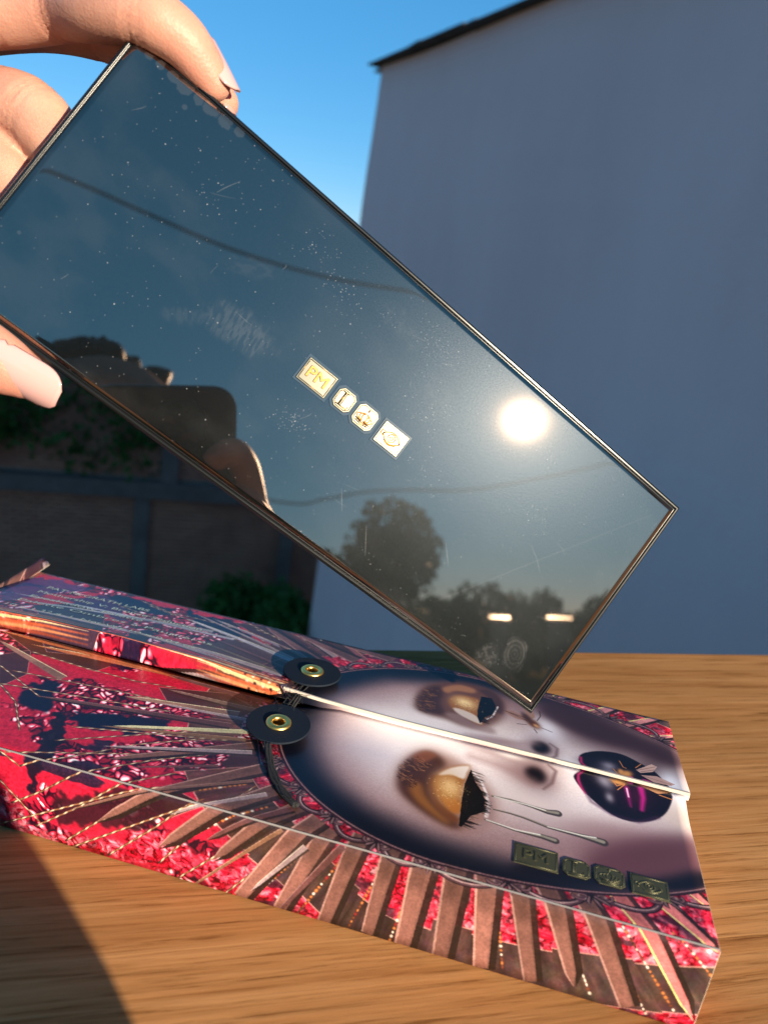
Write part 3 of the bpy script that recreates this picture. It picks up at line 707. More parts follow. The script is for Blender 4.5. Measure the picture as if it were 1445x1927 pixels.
stroke([(175.8, 67.4), (177.8, 70.9), (179.0, 78.2)], .6, (236, 228, 230), .85, .3, INM)
# near eye
poly(SM([(154.5, 28.2), (153.9, 35.4), (156.1, 43.3), (160.8, 47.6), (166.0, 47.1), (170.0, 45.6), (173.1, 43.8), (177.3, 40.4), (181.7, 33.0), (182.1, 24.1), (178.6, 19.3), (174.6, 15.6), (170.4, 16.0), (165.6, 17.8), (160.3, 20.9), (156.8, 23.9)]), (134, 92, 80), .75, 4.0, INM)
poly(SM([(155.3, 28.5), (154.8, 35.3), (156.9, 42.6), (160.7, 46.4), (165.1, 45.1), (166.8, 41.6), (164.4, 36.9), (164.0, 31.8), (165.8, 25.9), (170.2, 21.0), (174.3, 17.6), (171.4, 16.4), (165.5, 18.6), (160.4, 21.8), (157.2, 24.6)]), (64, 34, 27), .95, 2.0, INM)
poly(SM([(158.7, 27.6), (159.8, 31.4), (161.8, 30.3), (163.4, 26.3), (167.3, 21.6), (171.4, 18.5), (170.2, 17.6), (165.2, 20.3), (161.2, 23.5)]), (150, 92, 42), .8, 1.8, INM)
poly(SM([(163.5, 31.3), (163.7, 35.6), (165.3, 36.8), (165.3, 31.3), (167.3, 25.8), (171.1, 22.9), (173.8, 19.7), (171.7, 18.8), (167.1, 22.8)]), (98, 50, 26), .9, 1.2, INM)
poly(SM([(157.2, 42.7), (160.1, 46.2), (163.7, 45.6), (161.7, 42.0), (159.1, 39.2)]), (150, 86, 58), .6, 1.2, INM)
poly(SM([(164.5, 33.4), (165.8, 38.0), (168.6, 41.8), (173.3, 44.7), (173.3, 41.3), (172.6, 32.0), (173.3, 23.8), (171.1, 22.7), (167.8, 25.8), (165.6, 29.1)]), (146, 86, 38), 1, 1.2, INM)
poly(SM([(165.6, 36.9), (168.4, 41.5), (173.3, 44.4), (173.2, 41.2), (172.5, 37.9), (169.1, 38.4)]), (232, 222, 218), .92, .7, INM)
poly(SM([(167.7, 27.1), (170.1, 28.2), (172.9, 27.5), (173.4, 23.2), (170.9, 22.6)]), (170, 96, 34), .8, 1.0, INM)
F([(169.2, 32.8), (172.0, 32.5), (169.0, 36.6)], (250, 226, 180), .95)
poly([(174.1, 43.2), (175.7, 38.2), (178.3, 34.0), (179.4, 29.8), (179.1, 25.6), (176.1, 22.8), (174.3, 17.6), (173.6, 17.9), (173.2, 27.1), (173.1, 35.4)], (7, 5, 6), 1, .2, INM)
stroke([(174.8, 42.4), (177.4, 39.0), (179.4, 33.9), (180.4, 29.0), (180.2, 24.3)], [.5, 1.1], (236, 224, 224), .9, .35, INM)
poly(SM([(179.8, 34.6), (181.5, 30.6), (181.9, 23.0), (178.7, 18.5), (175.9, 18.2), (179.0, 21.8), (180.5, 25.7)]), (150, 122, 124), .6, 1.4, INM)
F([(168.8, 31.8), (173.0, 31.2), (168.3, 39.6)], (206, 146, 78), .55)
rgl = np.random.default_rng(19)
for (pa, pb, dirn, n_, l_) in (([(173.4, 82.2), (172.8, 72.0), (174.3, 64.8)], 0, (1.0, -.15), 60, 3.4), ([(174.3, 42.7), (173.2, 29.5), (174.0, 18.1)], 0, (1.0, -.10), 90, 4.6), ([(178.0, 78.4), (177.7, 71.6), (175.0, 66.6)], 0, (.6, -.6), 34, 1.8), ([(177.8, 34.7), (179.6, 29.4), (178.9, 24.6)], 0, (.8, -.3), 40, 2.2)):
    for i in range(n_):
        u = rgl.random()*2; j = min(int(u), 1); u -= j
        p = np.array(pa[j])*(1-u)+np.array(pa[j+1])*u; q = p+np.array(dirn)*l_*rgl.uniform(.5, 1.0)+rgl.normal(size=2)*.35
        stroke([tuple(p), tuple((p+q)/2+rgl.normal(size=2)*.15), tuple(q)], [.26, .08], (8, 5, 7), .85, .1, INM)
for i in range(260):     # shimmer flecks on the lids
    c0 = [(170.0, 31.4)][0] if i % 2 else [(169.2, 73.8)][0]
    p = np.array(c0)+rgl.normal(size=2)*np.array([3.2, 3.4] if i % 2 else [2.6, 2.2]); r_ = rgl.uniform(.08, .2)
    blob((p, p+np.array([r_, 0]), p+np.array([0, r_])), (255, 226, 160) if rgl.random() < .6 else (110, 62, 30), .6, 3, INM)
# brow hairs
rgb_ = np.random.default_rng(9)
for (p0, p1, p2, n) in [([(155.1, 62.6), (153.5, 70.0), (155.4, 79.7)], [(161.7, 61.7), (162.6, 70.3), (163.7, 78.6)], 0, 150), ([(155.5, 30.3), (154.4, 36.1), (159.0, 43.5)], [(163.5, 25.4), (162.1, 34.4), (166.0, 38.6)], 0, 170)]:
    A_ = p0; B_ = p1
    for i in range(n):
        u = rgb_.random(); k = u*2; j = min(int(k), 1); k -= j
        a = np.array(A_[j])*(1-k)+np.array(A_[j+1])*k; b = np.array(B_[j])*(1-k)+np.array(B_[j+1])*k
        w = rgb_.random()*.7; s_ = a+(b-a)*w; e_ = s_-(b-a)*.16+rgb_.normal(size=2)*.4
        stroke([tuple(s_), tuple(e_)], [.3, .12], (58, 30, 22) if rgb_.random() < .7 else (150, 98, 60), .8, .12, INM)
# lips
lip = [(204.6, 57.1), (206.0, 61.3), (211.4, 65.5), (217.9, 66.9), (223.5, 64.0), (227.3, 61.0), (230.1, 54.8), (231.2, 51.8), (228.6, 45.0), (224.0, 40.2), (218.4, 37.9), (213.6, 38.9), (209.1, 42.6), (205.4, 46.9), (203.6, 49.7), (203.5, 51.5), (205.6, 54.0), (205.3, 54.0)]
poly(SM(lip), (14, 8, 20), 1, .35, INM)
F([(220.9, 49.0), (224.9, 48.7), (219.7, 43.7)], (60, 12, 46), .7); F([(209.6, 57.2), (214.3, 57.7), (209.8, 60.3)], (26, 20, 34), .8); stroke([(204.9, 50.2), (208.2, 42.2), (213.6, 38.9), (220.7, 38.6), (226.3, 42.7)], [.8, 1.2], (60, 30, 60), .6, 1.2, INM)
stroke(SMO([(205.3, 58.7), (205.3, 55.6), (206.6, 54.0), (206.2, 54.0), (204.6, 51.9), (204.6, 49.8), (205.4, 47.4), (206.7, 45.0)]), [.9, .9, .8, .8, .8, .9, .8, .4], (176, 36, 96), .9, .6, INM)
for c_ in [[(213.5, 57.6), (215.8, 57.5), (213.9, 60.2)], [(214.7, 54.0), (217.2, 54.0), (214.1, 55.5)], [(212.1, 51.8), (214.6, 50.3), (212.8, 54.0)], [(213.4, 45.9), (214.6, 45.1), (213.8, 47.7)]]:
    F(c_, (196, 190, 206), .62, 2)
stroke([(218.3, 51.4), (218.7, 48.5), (219.2, 44.4)], [1.5, .5], (140, 26, 100), .9, 1.0, INM); stroke([(222.5, 52.6), (222.9, 49.1), (222.2, 44.1)], [1.8, 1.1], (170, 26, 118), .95, 1.1, INM)
stroke([(218.4, 51.2), (218.8, 48.1)], .5, (250, 200, 230), .9, .3, INM)
stroke([(219.3, 54.0), (219.7, 54.0)], 1.6, (210, 60, 160), .9, .5, INM); stroke([(223.4, 54.2), (224.9, 54.0)], 1.6, (196, 50, 140), .9, .5, INM)
# insect on the lips
poly([(221.6, 59.4), (226.8, 65.3), (228.4, 64.5), (226.7, 60.7), (222.8, 58.2)], (196, 160, 148), .95, .15, INM); poly([(222.7, 57.0), (227.5, 58.7), (232.5, 56.5), (231.1, 55.0), (226.2, 54.6)], (190, 150, 140), .95, .15, INM)
poly([(220.7, 54.0), (226.7, 54.0), (231.5, 53.9), (227.2, 52.1)], (196, 136, 92), .95, .15, INM); poly([(218.6, 54.0), (222.4, 54.5), (230.6, 53.9), (231.6, 54.0), (224.4, 54.0), (218.5, 54.0)], (24, 12, 24), .9, .15, INM)
for c_ in [[(218.4, 55.5), (220.3, 55.8), (218.9, 57.8)], [(216.9, 56.0), (217.8, 55.5), (217.2, 57.6)], [(216.0, 52.9), (218.1, 52.8), (216.2, 54.0)]]: F(c_, (206, 140, 76), 1, 3); 
for s_ in [[(214.7, 56.6), (216.1, 53.8)], [(213.9, 53.6), (215.6, 51.2), (217.8, 52.7)], [(217.0, 62.4), (217.8, 59.1), (218.7, 58.9)], [(215.8, 49.8), (217.8, 52.4)], [(221.6, 60.6), (223.5, 63.7)], [(227.6, 51.8), (231.1, 51.3)]]: stroke(s_, .32, (190, 120, 66), 1, .12, INM)
for s_ in [[(221.9, 59.3), (227.8, 64.2)], [(223.4, 56.8), (231.2, 55.9)], [(222.9, 58.9), (227.2, 62.1)]]: stroke(s_, .2, (110, 74, 70), .9, .1, INM)
# small insect on the cheek
poly([(180.7, 77.2), (184.1, 77.9), (187.7, 76.1), (189.0, 73.1), (185.2, 73.3), (182.5, 74.9)], (150, 110, 96), .9, .15, INM); poly([(187.3, 81.0), (190.5, 81.9), (191.3, 77.2), (189.6, 74.9)], (150, 112, 96), .9, .15, INM)
F([(190.8, 72.7), (193.1, 71.0), (190.4, 70.3)], (86, 44, 24), 1, 3); F([(191.7, 71.7), (192.7, 71.2), (191.7, 70.7)], (206, 150, 100), .9, 3); F([(188.5, 75.8), (190.3, 73.8), (188.3, 73.8)], (60, 32, 26), .9, 3)
for s_ in [[(180.7, 77.2), (188.6, 73.7)], [(185.7, 70.0), (188.7, 70.9)], [(193.4, 71.2), (196.8, 70.1)], [(191.1, 69.3), (192.1, 67.1)], [(192.0, 75.4), (193.0, 78.8), (192.6, 82.3)], [(181.6, 76.6), (187.7, 75.4)]]: stroke(s_, .3, (50, 30, 26), .9, .12, INM)
# silver drops running from the near eye
for s_, w_, hl in [([(181.0, 33.5), (186.0, 33.9), (191.9, 33.3), (196.2, 32.8), (198.8, 33.2)], [.5, .8, 1.0, 1.9, 2.6], [(181.6, 33.5), (190.4, 33.6), (195.5, 33.2)]), ([(181.8, 28.0), (186.3, 28.1), (189.9, 27.8), (196.3, 26.5), (204.6, 26.5), (208.4, 26.4), (210.6, 26.2)], [.4, .6, .7, .9, 1.6, 2.4, 2.8], [(196.3, 26.7), (205.3, 26.8), (208.8, 27.3)]),
                ([(179.9, 23.0), (183.2, 22.5), (187.8, 21.8), (190.2, 21.9), (195.0, 22.2), (198.2, 21.9)], [.4, .7, .6, 1.0, 1.8, 2.3], [(180.3, 23.0), (188.1, 22.1), (194.3, 22.7)])]:
    stroke(s_, w_, (58, 50, 50), .95, .3, INM); pts = s_; stroke([(x, y+.22) for x, y in pts], [w*.45 for w in w_], (150, 142, 128), .9, .3, INM); stroke(hl, [.35, .5], (236, 232, 222), .9, .2, INM)
# pale worn crease along the front fold
lay(np.exp(-((GV-.05)/.085)**2)*.5*(GV < 1), (246, 226, 226))
ART *= (1+.16*(fbm(GS*2.2, GV*2.2, 260, 3)-.5)*2*outm+.10*(fbm(TAN*1.6, DIST*.25, 265, 3)-.5)*2*outm)[..., None]
ART = np.clip(ART, 0, 255)
img = bpy.data.images.new('carton_print', AW, AH)
rgba = np.ones((AH, AW, 4), np.float32); rgba[..., :3] = ART/255.0
img.pixels.foreach_set(rgba.ravel()); img.pack()
def uvof(s, v): return ((s-S0)/(S1-S0), (v-V0)/(V1-V0))

PRINT = mat('glossy_print', rough=.36, spec=.32)
tx = nd(PRINT, 'ShaderNodeTexImage'); tx.image = img; tx.extension = 'EXTEND'
gm = nd(PRINT, 'ShaderNodeGamma'); gm.inputs[1].default_value = 1.0
lk(PRINT, tx.outputs[0], gm.inputs[0]); lk(PRINT, gm.outputs[0], bsdf(PRINT).inputs['Base Color'])
bump(PRINT, noise(PRINT, coords(PRINT), 1400, 2), .06, .0002)
bsdf(PRINT).inputs['Coat Weight'].default_value = .10; bsdf(PRINT).inputs['Coat Roughness'].default_value = .2
PAPER = mat('white_card_edge', (.50, .43, .36), .85)
INNER = mat('carton_inside', (.30, .02, .03), .5)

# ------------------------------------------------------------------ the carton on the table
BYAW = rad(-9.5362)
BM = Matrix.Translation((0.0889, 0.1388, 0.0)) @ Matrix.Rotation(BYAW, 4, 'Z') @ Matrix.Translation((-BL, 0, 0))   # local: x=s, y=t, z up
carton = empty('printed_carton', mat=BM)
tag(carton, 'flat red jewel-print carton with a made-up face, lying on the wooden table', 'box')
def grid_sheet(name, fn, uvf, nu, nv, m, parent, thick=.0006, smooth=True, edge_mat=None):
    """fn(a,b)->(x,y,z) in metres for a,b in 0..1; a closed thin card"""
    T = []; uv = []
    for i in range(nu+1):
        for j in range(nv+1):
            T.append(Vector(fn(i/nu, j/nv))); uv.append(uvf(i/nu, j/nv))
    N = []
    for i in range(nu+1):
        for j in range(nv+1):
            a = T[min(i+1, nu)*(nv+1)+j]-T[max(i-1, 0)*(nv+1)+j]; b = T[i*(nv+1)+min(j+1, nv)]-T[i*(nv+1)+max(j-1, 0)]
            N.append(a.cross(b).normalized())
    Bt = [p-n*thick for p, n in zip(T, N)]
    k = len(T); fs = []; ef = 0
    for i in range(nu):
        for j in range(nv):
            a = i*(nv+1)+j; q = (a, a+nv+1, a+nv+2, a+1); fs.append(q)
    nt = len(fs)
    for i in range(nu):
        for j in range(nv):
            a = i*(nv+1)+j; fs.append((k+a+1, k+a+nv+2, k+a+nv+1, k+a))
    for i in range(nu):
        a = i*(nv+1); b = (i+1)*(nv+1); fs.append((a, k+a, k+b, b)); a += nv; b += nv; fs.append((a, b, k+b, k+a))
    for j in range(nv):
        a = j; fs.append((a, a+1, k+a+1, k+a)); a = nu*(nv+1)+j; fs.append((a, k+a, k+a+1, a+1))
    o = mesh_obj(name, T+Bt, fs, m, parent, False, uv+uv)
    o.data.materials.append(edge_mat or PAPER)
    mi = [0]*nt+[1]*(len(fs)-nt); o.data.polygons.foreach_set('material_index', mi)
    if smooth: o.data.polygons.foreach_set('use_smooth', [True]*nt*2+[False]*(len(fs)-2*nt))
    return o
mm = .001
# tray: bottom, back wall, ends (the front panel and lid flaps are parts of their own)
mb = MB()
mb.box((BL/2, BWD/2, .0006), (BL-.0016, BWD-.0016, .0012)); mb.box((BL/2, BWD-.0006, BH/2), (BL-.0012, .0010, BH-.0008))
mb.box((.0006, BWD/2, BH/2), (.0010, BWD-.003, BH-.001)); mb.build('tray', INNER, carton)
def fpan(a, b):
    s = BL*a; z = BH*b
    return (s, -.0003*math.sin(b*math.pi)*math.sin(a*9)-.0002, .0004+z*(.998)-.0002*(b > .999))
grid_sheet('front_panel', fpan, lambda a, b: uvof(BL*1000*a, -24.4+24.3*b), 60, 8, PRINT, carton)
def rpan(a, b): return (BL+.0002, BWD*a, .0004+(BH-.0006)*b)
grid_sheet('end_panel', rpan, lambda a, b: uvof(234-18*b, 97*a), 10, 6, PRINT, carton)
SPLIT = 54.0
ES = [-4, 30, 57, 86, 112, 125, 150, 238]; EV = [4.5, 6.6, 7.2, 6.4, 3.9, 3.0, 2.5, 2.3]
def lift(s): return float(np.interp(s, ES, EV))*mm
def near(a, b):
    s = BL*1000*a; t = SPLIT*b
    z = BH+.00010-.0011*math.sin(b*math.pi/2)**3*math.exp(-((s-117)/60)**2)
    z -= .0004*max(0, 1-t/1.2)**2
    if s > 118: z += max(0, lift(s)-.00075)*min(1, (s-118)/14)*max(0, (t-40)/14)**2
    return (s*mm, t*mm-.0001, z)
grid_sheet('lid_flap', near, lambda a, b: uvof(BL*1000*a, SPLIT*b+.02), 80, 36, PRINT, carton)
def farz(s, t):
    u = (97.0-t)/(97.0-SPLIT); e = lift(s)
    return BH+.0002+e*(u*.55+.45*u*u)
def farf(a, b):
    s = -1.5+237.8*a
    # b: 0..0.14 is the lip that hangs down from the raised edge, then the top surface
    if b < .25:
        k = b/.25; e = lift(s); lipd = max(.0011, e+.0001); r = .0009
        ang = k*math.pi/2
        if k < .6: return (s*mm, (SPLIT+.35)*mm-r*.2, farz(s, SPLIT)-r-(lipd-r)*(1-k/.6))
        a2 = (k-.6)/.4*math.pi/2
        return (s*mm, (SPLIT+.35)*mm-r*.2+r*(1-math.cos(a2)), farz(s, SPLIT)-r+r*math.sin(a2))
    t = SPLIT+1.0+(97.2-SPLIT-1.0)*((b-.25)/.75)
    return (s*mm, t*mm, farz(s, t))
def faruv(a, b):
    s = -1.5+237.8*a
    if b < .25: return uvof(s, SPLIT+4.8*(1-b/.25)*max(.25, min(1, lift(s)*1000/6.5)))
    return uvof(s, SPLIT+.2+(97.2-SPLIT-.2)*((b-.25)/.75))
grid_sheet('lid_flap', farf, faruv, 100, 44, PRINT, carton)
mb = MB()
for i in range(61):
    s_ = 113+123.2*i/60; zt = farz(s_, SPLIT)-.00005; zb = BH+.00025
    zb = max(zb, zt-.0007)
    mb.v += [(s_*mm, (SPLIT-.15)*mm, zb), (s_*mm, (SPLIT-.15)*mm, zt-.0002), (s_*mm, (SPLIT+.1)*mm, zt+.00016), (s_*mm, (SPLIT+.75)*mm, zt+.0001), (s_*mm, (SPLIT+.75)*mm, zb)]
for i in range(60):
    for k in range(5): mb.f.append((i*5+k, i*5+(k+1) % 5, i*5+5+(k+1) % 5, i*5+5+k))
mb.f += [(4, 3, 2, 1, 0), tuple(range(300, 305))]
mb.build('card_edge', PAPER, carton)
# loose end tab standing up at the far left corner
def tabf(a, b): return (-.0012-.0030*b+.0006*math.sin(a*3), .070+.0335*a, BH-.0002+.0022*b+.0016*a)
grid_sheet('end_tab', tabf, lambda a, b: uvof(112+5*b, 8+18*a), 10, 4, PRINT, carton, .0012)

# gold foil emblem plates, shared builder (mm; x along, y up)
GOLD = mat('gold_foil', (.22, .10, .028), .34, 1.0)
bump(GOLD, noise(GOLD, coords(GOLD), 900, 2), .10, .0002)
GOLDB = mat('bright_gold', (.15, .145, .115), .24, 1.0)
DARKGOLD = mat('dark_gold_foil', (.105, .10, .055), .46, .7)
bump(DARKGOLD, noise(DARKGOLD, coords(DARKGOLD), 700, 2), .12, .0002)
SLEEVE = mat('clear_blue_rim', (.03, .05, .075), .12, spec=.6)
def rect(w, h, ch=0):
    if ch: return [(-w/2+ch, -h/2), (w/2-ch, -h/2), (w/2, -h/2+ch), (w/2, h/2-ch), (w/2-ch, h/2), (-w/2+ch, h/2), (-w/2, h/2-ch), (-w/2, -h/2+ch)]
    return [(-w/2, -h/2), (w/2, -h/2), (w/2, h/2), (-w/2, h/2)]
def curve3(pts, z): return [(x, y, z) for x, y in pts]
def letters(txt, h, depth, wide=1.0):
    cu = bpy.data.curves.new('glyph', 'FONT'); cu.body = txt; cu.size = h; cu.extrude = depth; cu.align_x = 'CENTER'; cu.align_y = 'CENTER'; cu.bevel_depth = depth*.35; cu.bevel_resolution = 0
    o = bpy.data.objects.new('glyph', cu); dg = bpy.context.evaluated_depsgraph_get(); me = bpy.data.meshes.new_from_object(o.evaluated_get(dg) if False else o)
    v = [(p.co.x*wide, p.co.y, p.co.z) for p in me.vertices]; f = [tuple(p.vertices) for p in me.polygons]
    bpy.data.objects.remove(o); bpy.data.curves.remove(cu); bpy.data.meshes.remove(me)
    return v, f
def emblem(kind, w, h, parent, m4, gold, relief, rimm=None, sk=0.0, zs=1.0):
    ch = 1.2 if kind in 'LC' else 0
    def put(mb, name, mt, par, smooth=False):
        mb.v = [tuple(m4 @ Vector((x*mm, (y+sk*x)*mm, z*zs*mm))) for x, y, z in mb.v]; return mb.build(name, mt, par, smooth)
    if rimm:
        mb = MB(); mb.prism(rect(w+1.3, h+1.3, ch*1.15 if ch else 0), 0, .12); r = put(mb, 'emblem_rim', rimm, parent); bevel(r, .00008, 2)
    mb = MB(); mb.prism(rect(w, h, ch), .0 if not rimm else .1, .45); pl_ = put(mb, 'emblem_plate', gold, parent); bevel(pl_, .00018, 2)
    z0 = .45; mb = MB()
    q = rect(w-1.0, h-1.0, ch*.8 if ch else 0); ring_ = curve3(q+[q[0]], z0)
    for a, b in zip(ring_[:-1], ring_[1:]): mb.tube([a, b], .13, 6)
    put(mb, 'border_line', relief, pl_, True)
    mb = MB()
    if kind == 'P':
        v, f = letters('PM', 4.6, .18, 1.15); mb.add([(x, y, z+z0+.1) for x, y, z in v], f); put(mb, 'raised_letters', relief, pl_)
    elif kind == 'L':
        mb.tube(curve3([(-.8, 1.9), (-.8, -1.8)], z0), .28, 6); mb.tube(curve3([(-1.7, 1.95), (.4, 1.95)], z0), .17, 6); mb.tube(curve3([(-1.7, -1.9), (1.7, -1.9), (1.8, -1.1)], z0), .17, 6); mb.tube(curve3([(-.25, 1.9), (-.25, -1.8)], z0), .12, 6)
        put(mb, 'raised_letter', relief, pl_, True)
    elif kind == 'C':
        for k, (rx_, ry_, rr_) in enumerate(((.75, 2.3, .2), (1.6, 2.25, .19), (2.45, 1.9, .18))):
            for sx in (-1, 1):
                mb.tube([(sx*rx_*math.sin(t), -1.35+ry_*(1-math.cos(t))*.5*1.15 if t < math.pi/2 else -1.35+ry_*.575+ry_*.575*math.sin(t-math.pi/2)*.75, z0) for t in np.linspace(.25, math.pi-.15, 14)], rr_, 6)
        mb.tube(curve3([(-2.3, -1.35), (0, -1.75), (2.3, -1.35)], z0), .2, 6); mb.tube(curve3([(-2.1, -1.9), (0, -2.3), (2.1, -1.9)], z0), .17, 6); mb.tube(curve3([(0, 1.5), (0, 2.5)], z0), .17, 6); mb.tube(curve3([(-.4, 2.05), (.4, 2.05)], z0), .14, 6)
        for i in range(5): mb.tube(curve3([(-1.6+i*.8, -1.95), (-1.6+i*.8+.01, -1.75)], z0), .17, 6)
        put(mb, 'raised_crown', relief, pl_, True)
    else:
        up_ = [(-2.9+5.8*u, 1.75*math.sin(math.pi*u)**.8-.1, z0) for u in np.linspace(0, 1, 16)]; dn_ = [(-2.9+5.8*u, -1.55*math.sin(math.pi*u)-.1, z0) for u in np.linspace(0, 1, 16)]
        mb.tube(up_, .24, 6); mb.tube(dn_, .24, 6); mb.tube([(x, y-.35, z) for x, y, z in dn_[3:14]], .14, 6)
        mb.tube([(1.15*math.cos(t), .05+1.15*math.sin(t), z0) for t in np.linspace(0, 6.283, 20)], .2, 6); mb.tube([(.5*math.cos(t), .05+.5*math.sin(t), z0) for t in np.linspace(0, 6.283, 14)], .18, 6)
        mb.tube([(-2.9-.7*math.sin(t), .5+.7*math.cos(t)-.4, z0) for t in np.linspace(-.5, 3.6, 12)], .17, 6)
        put(mb, 'raised_eye', relief, pl_, True)
    return pl_
for kind, s, t, w, h in (('P', 193.5, 13.6, 11.0, 7.3), ('L', 203.4, 13.6, 6.9, 6.1), ('C', 211.4, 13.8, 7.6, 6.3), ('E', 221.1, 13.9, 9.2, 6.8)):
    emblem(kind, w, h, carton, Matrix.Translation((s*mm, t*mm, BH+.0001)), DARKGOLD, DARKGOLD, zs=.5)
# foil lettering on the far flap
FOIL = mat('gold_lettering_foil', (.80, .78, .55), .42, .35)
def foil_line(txt, s, t, width, h):
    cu = bpy.data.curves.new('glyph', 'FONT'); cu.body = txt; cu.size = h; cu.align_x = 'LEFT'; cu.align_y = 'BOTTOM_BASELINE'; cu.offset = -.004*h
    o = bpy.data.objects.new('glyph', cu); me = bpy.data.meshes.new_from_object(o)
    v = np.array([p.co[:] for p in me.vertices]); f = [tuple(p.vertices) for p in me.polygons]
    bpy.data.objects.remove(o); bpy.data.curves.remove(cu); bpy.data.meshes.remove(me)
    k = width/v[:, 0].max(); out = []
    for x, y, z in v:
        ss = s+x*k; ttt = t+y; out.append((ss*mm, ttt*mm, farz(ss, ttt)+.00012))
    o = mesh_obj('foil_lettering', out, f, FOIL, carton); return o
for txt, s, t, w, h in (('PAT McGRATH LABS', 10.1, 84.0, 41, 3.3), ('Mothership V: Bronze Seduction', 10.0, 78.6, 64, 3.3), ('Eyeshadow Palette', 10.4, 73.3, 44, 3.3), ('Palette Ombres \u00e0 Paupi\u00e8res', 9.6, 68.0, 73, 3.3), ('10 x 1.32 g  |  Net Wt 10 x 0.04 oz', 8.8, 61.6, 71, 3.0)):
    foil_line(txt, s, t, w, h)
# button-and-string closure
BTN = mat('navy_fibre_disc', (.006, .010, .018), .7, spec=.18)
bump(BTN, noise(BTN, coords(BTN), 2200, 3, .8), .35, .0003)
BRASS = mat('polished_brass', (1.0, .62, .17), .34, 1.0)
STRM = mat('black_cord_fibre', (.008, .008, .009), .8)
def button(s, t, z, tilt):
    m4 = Matrix.Translation((s*mm, t*mm, z)) @ Matrix.Rotation(tilt, 4, 'X') @ Matrix.Scale(mm, 4)
    mb = MB(); R_ = 9.4
    mb.lathe([(1.9, .0), (R_-.1, 0), (R_, .12), (R_, .5), (R_-.1, .62), (1.9, .62), (1.9, 0)], 56); mb.xf(m4); d = mb.build('button_disc', BTN, carton, False)
    mb = MB(); pr = []
    for i in range(17):
        a = 2*math.pi*i/16; pr.append((2.75+1.0*math.cos(a), .75+.65*math.sin(a)))
    mb.lathe(pr, 40); mb.lathe([(1.95, .9), (1.8, .2), (1.8, -1.6)], 40); mb.xf(m4); mb.build('brass_eyelet', BRASS, d, True)
    mb = MB(); mb.lathe([(0.001, -1.5), (1.85, -1.5)], 24); mb.xf(m4); mb.build('eyelet_hole', STRM, d)
    mb = MB(); mb.lathe([(1.7, -2.6), (1.7, 0)], 20); mb.xf(m4); mb.build('post', BRASS, d, True)
button(118.4, 66.6, farz(118, 66.6)+.0016, -.05)
button(117.3, 38.0, BH+.0017, .03)
mb = MB(); rg = np.random.default_rng(4)
for k in range(16):            # wound cord between the two discs
    x = 116.0+rg.uniform(-1.6, 2.2); P = [(x+rg.normal()*.4, 42+rg.random()*2, 1000*BH+.5+rg.random()*1.0), (x+1.0+rg.normal()*.5, 50+rg.random()*3, 1000*BH+1.6+rg.random()*1.2), (x+1.6+rg.normal()*.5, 60+rg.random()*2, 1000*BH+3.2+rg.random()*.9)]
    mb.tube([Vector(p)*mm for p in spline(P, 4)], .00022, 5)
for k in range(60):            # frayed fibres
    p = Vector((117+rg.normal()*2.2, 52+rg.normal()*3.5, 1000*BH+2.4+rg.random())); d = Vector(rg.normal(size=3)); d.z = abs(d.z)*.6
    mb.tube([p*mm, (p+d*1.2)*mm, (p+d*1.8+Vector(rg.normal(size=3))*.4)*mm], .00005, 3)
mb.build('closure_cord', STRM, carton, True)
mb = MB(); P = [(117.4, 29.0), (119.7, 23.5), (123.5, 17.3), (128.4, 11.8), (132.7, 8.1)]
for k in range(11):
    off = [(rg.normal()*.45, rg.normal()*.45) for _ in P]
    q = [Vector((x+ox, y+oy, 1000*BH+.55+.25*k/11+.9*math.exp(-i*1.2)))*mm for i, ((x, y), (ox, oy)) in enumerate(zip(P, off))]
    mb.tube(spline(q, 5), .00042, 5)
for k in range(70):
    i = rg.random()*(len(P)-1.01); j = int(i); a = Vector(P[j]).lerp(Vector(P[j+1]), i-j)
    p = Vector((a.x, a.y, 1000*BH+.7)); d = Vector((rg.normal(), rg.normal(), abs(rg.normal())*.5))
    mb.tube([p*mm, (p+d*.9)*mm], .00006, 3)
mb.build('cord_tail', STRM, carton, True)

# ------------------------------------------------------------------ the black palette held in the hand
PU = Vector((0.8463, 0.1074, -0.5217)); PV = Vector((0.4670, 0.3215, 0.8238)); PU.normalize(); PV = (PV-PU*PV.dot(PU)).normalized(); PN = PU.cross(PV)
PC = Vector((-0.0118, 0.2122, 0.1183))
PM4 = Matrix((PU, PV, PN)).transposed().to_4x4(); PM4 = Matrix.Translation(PC) @ PM4
palette = empty('makeup_palette', mat=PM4)
tag(palette, 'glossy black makeup palette held tilted in the hand, sun mirrored in its lid', 'palette')
PLh, PWh, PT = 100.0, 39.6, 14.0
BLK = mat('black_lacquer', (.006, .007, .008), .22, spec=.4)
BLK2 = mat('black_satin_plastic', (.012, .012, .014), .3, spec=.5)
mb = MB(); mb.box((0, 0, -PT*.72*mm), (2*PLh*mm, 2*PWh*mm, PT*.56*mm)); o = mb.build('base', BLK2, palette); bevel(o, .0009, 3)
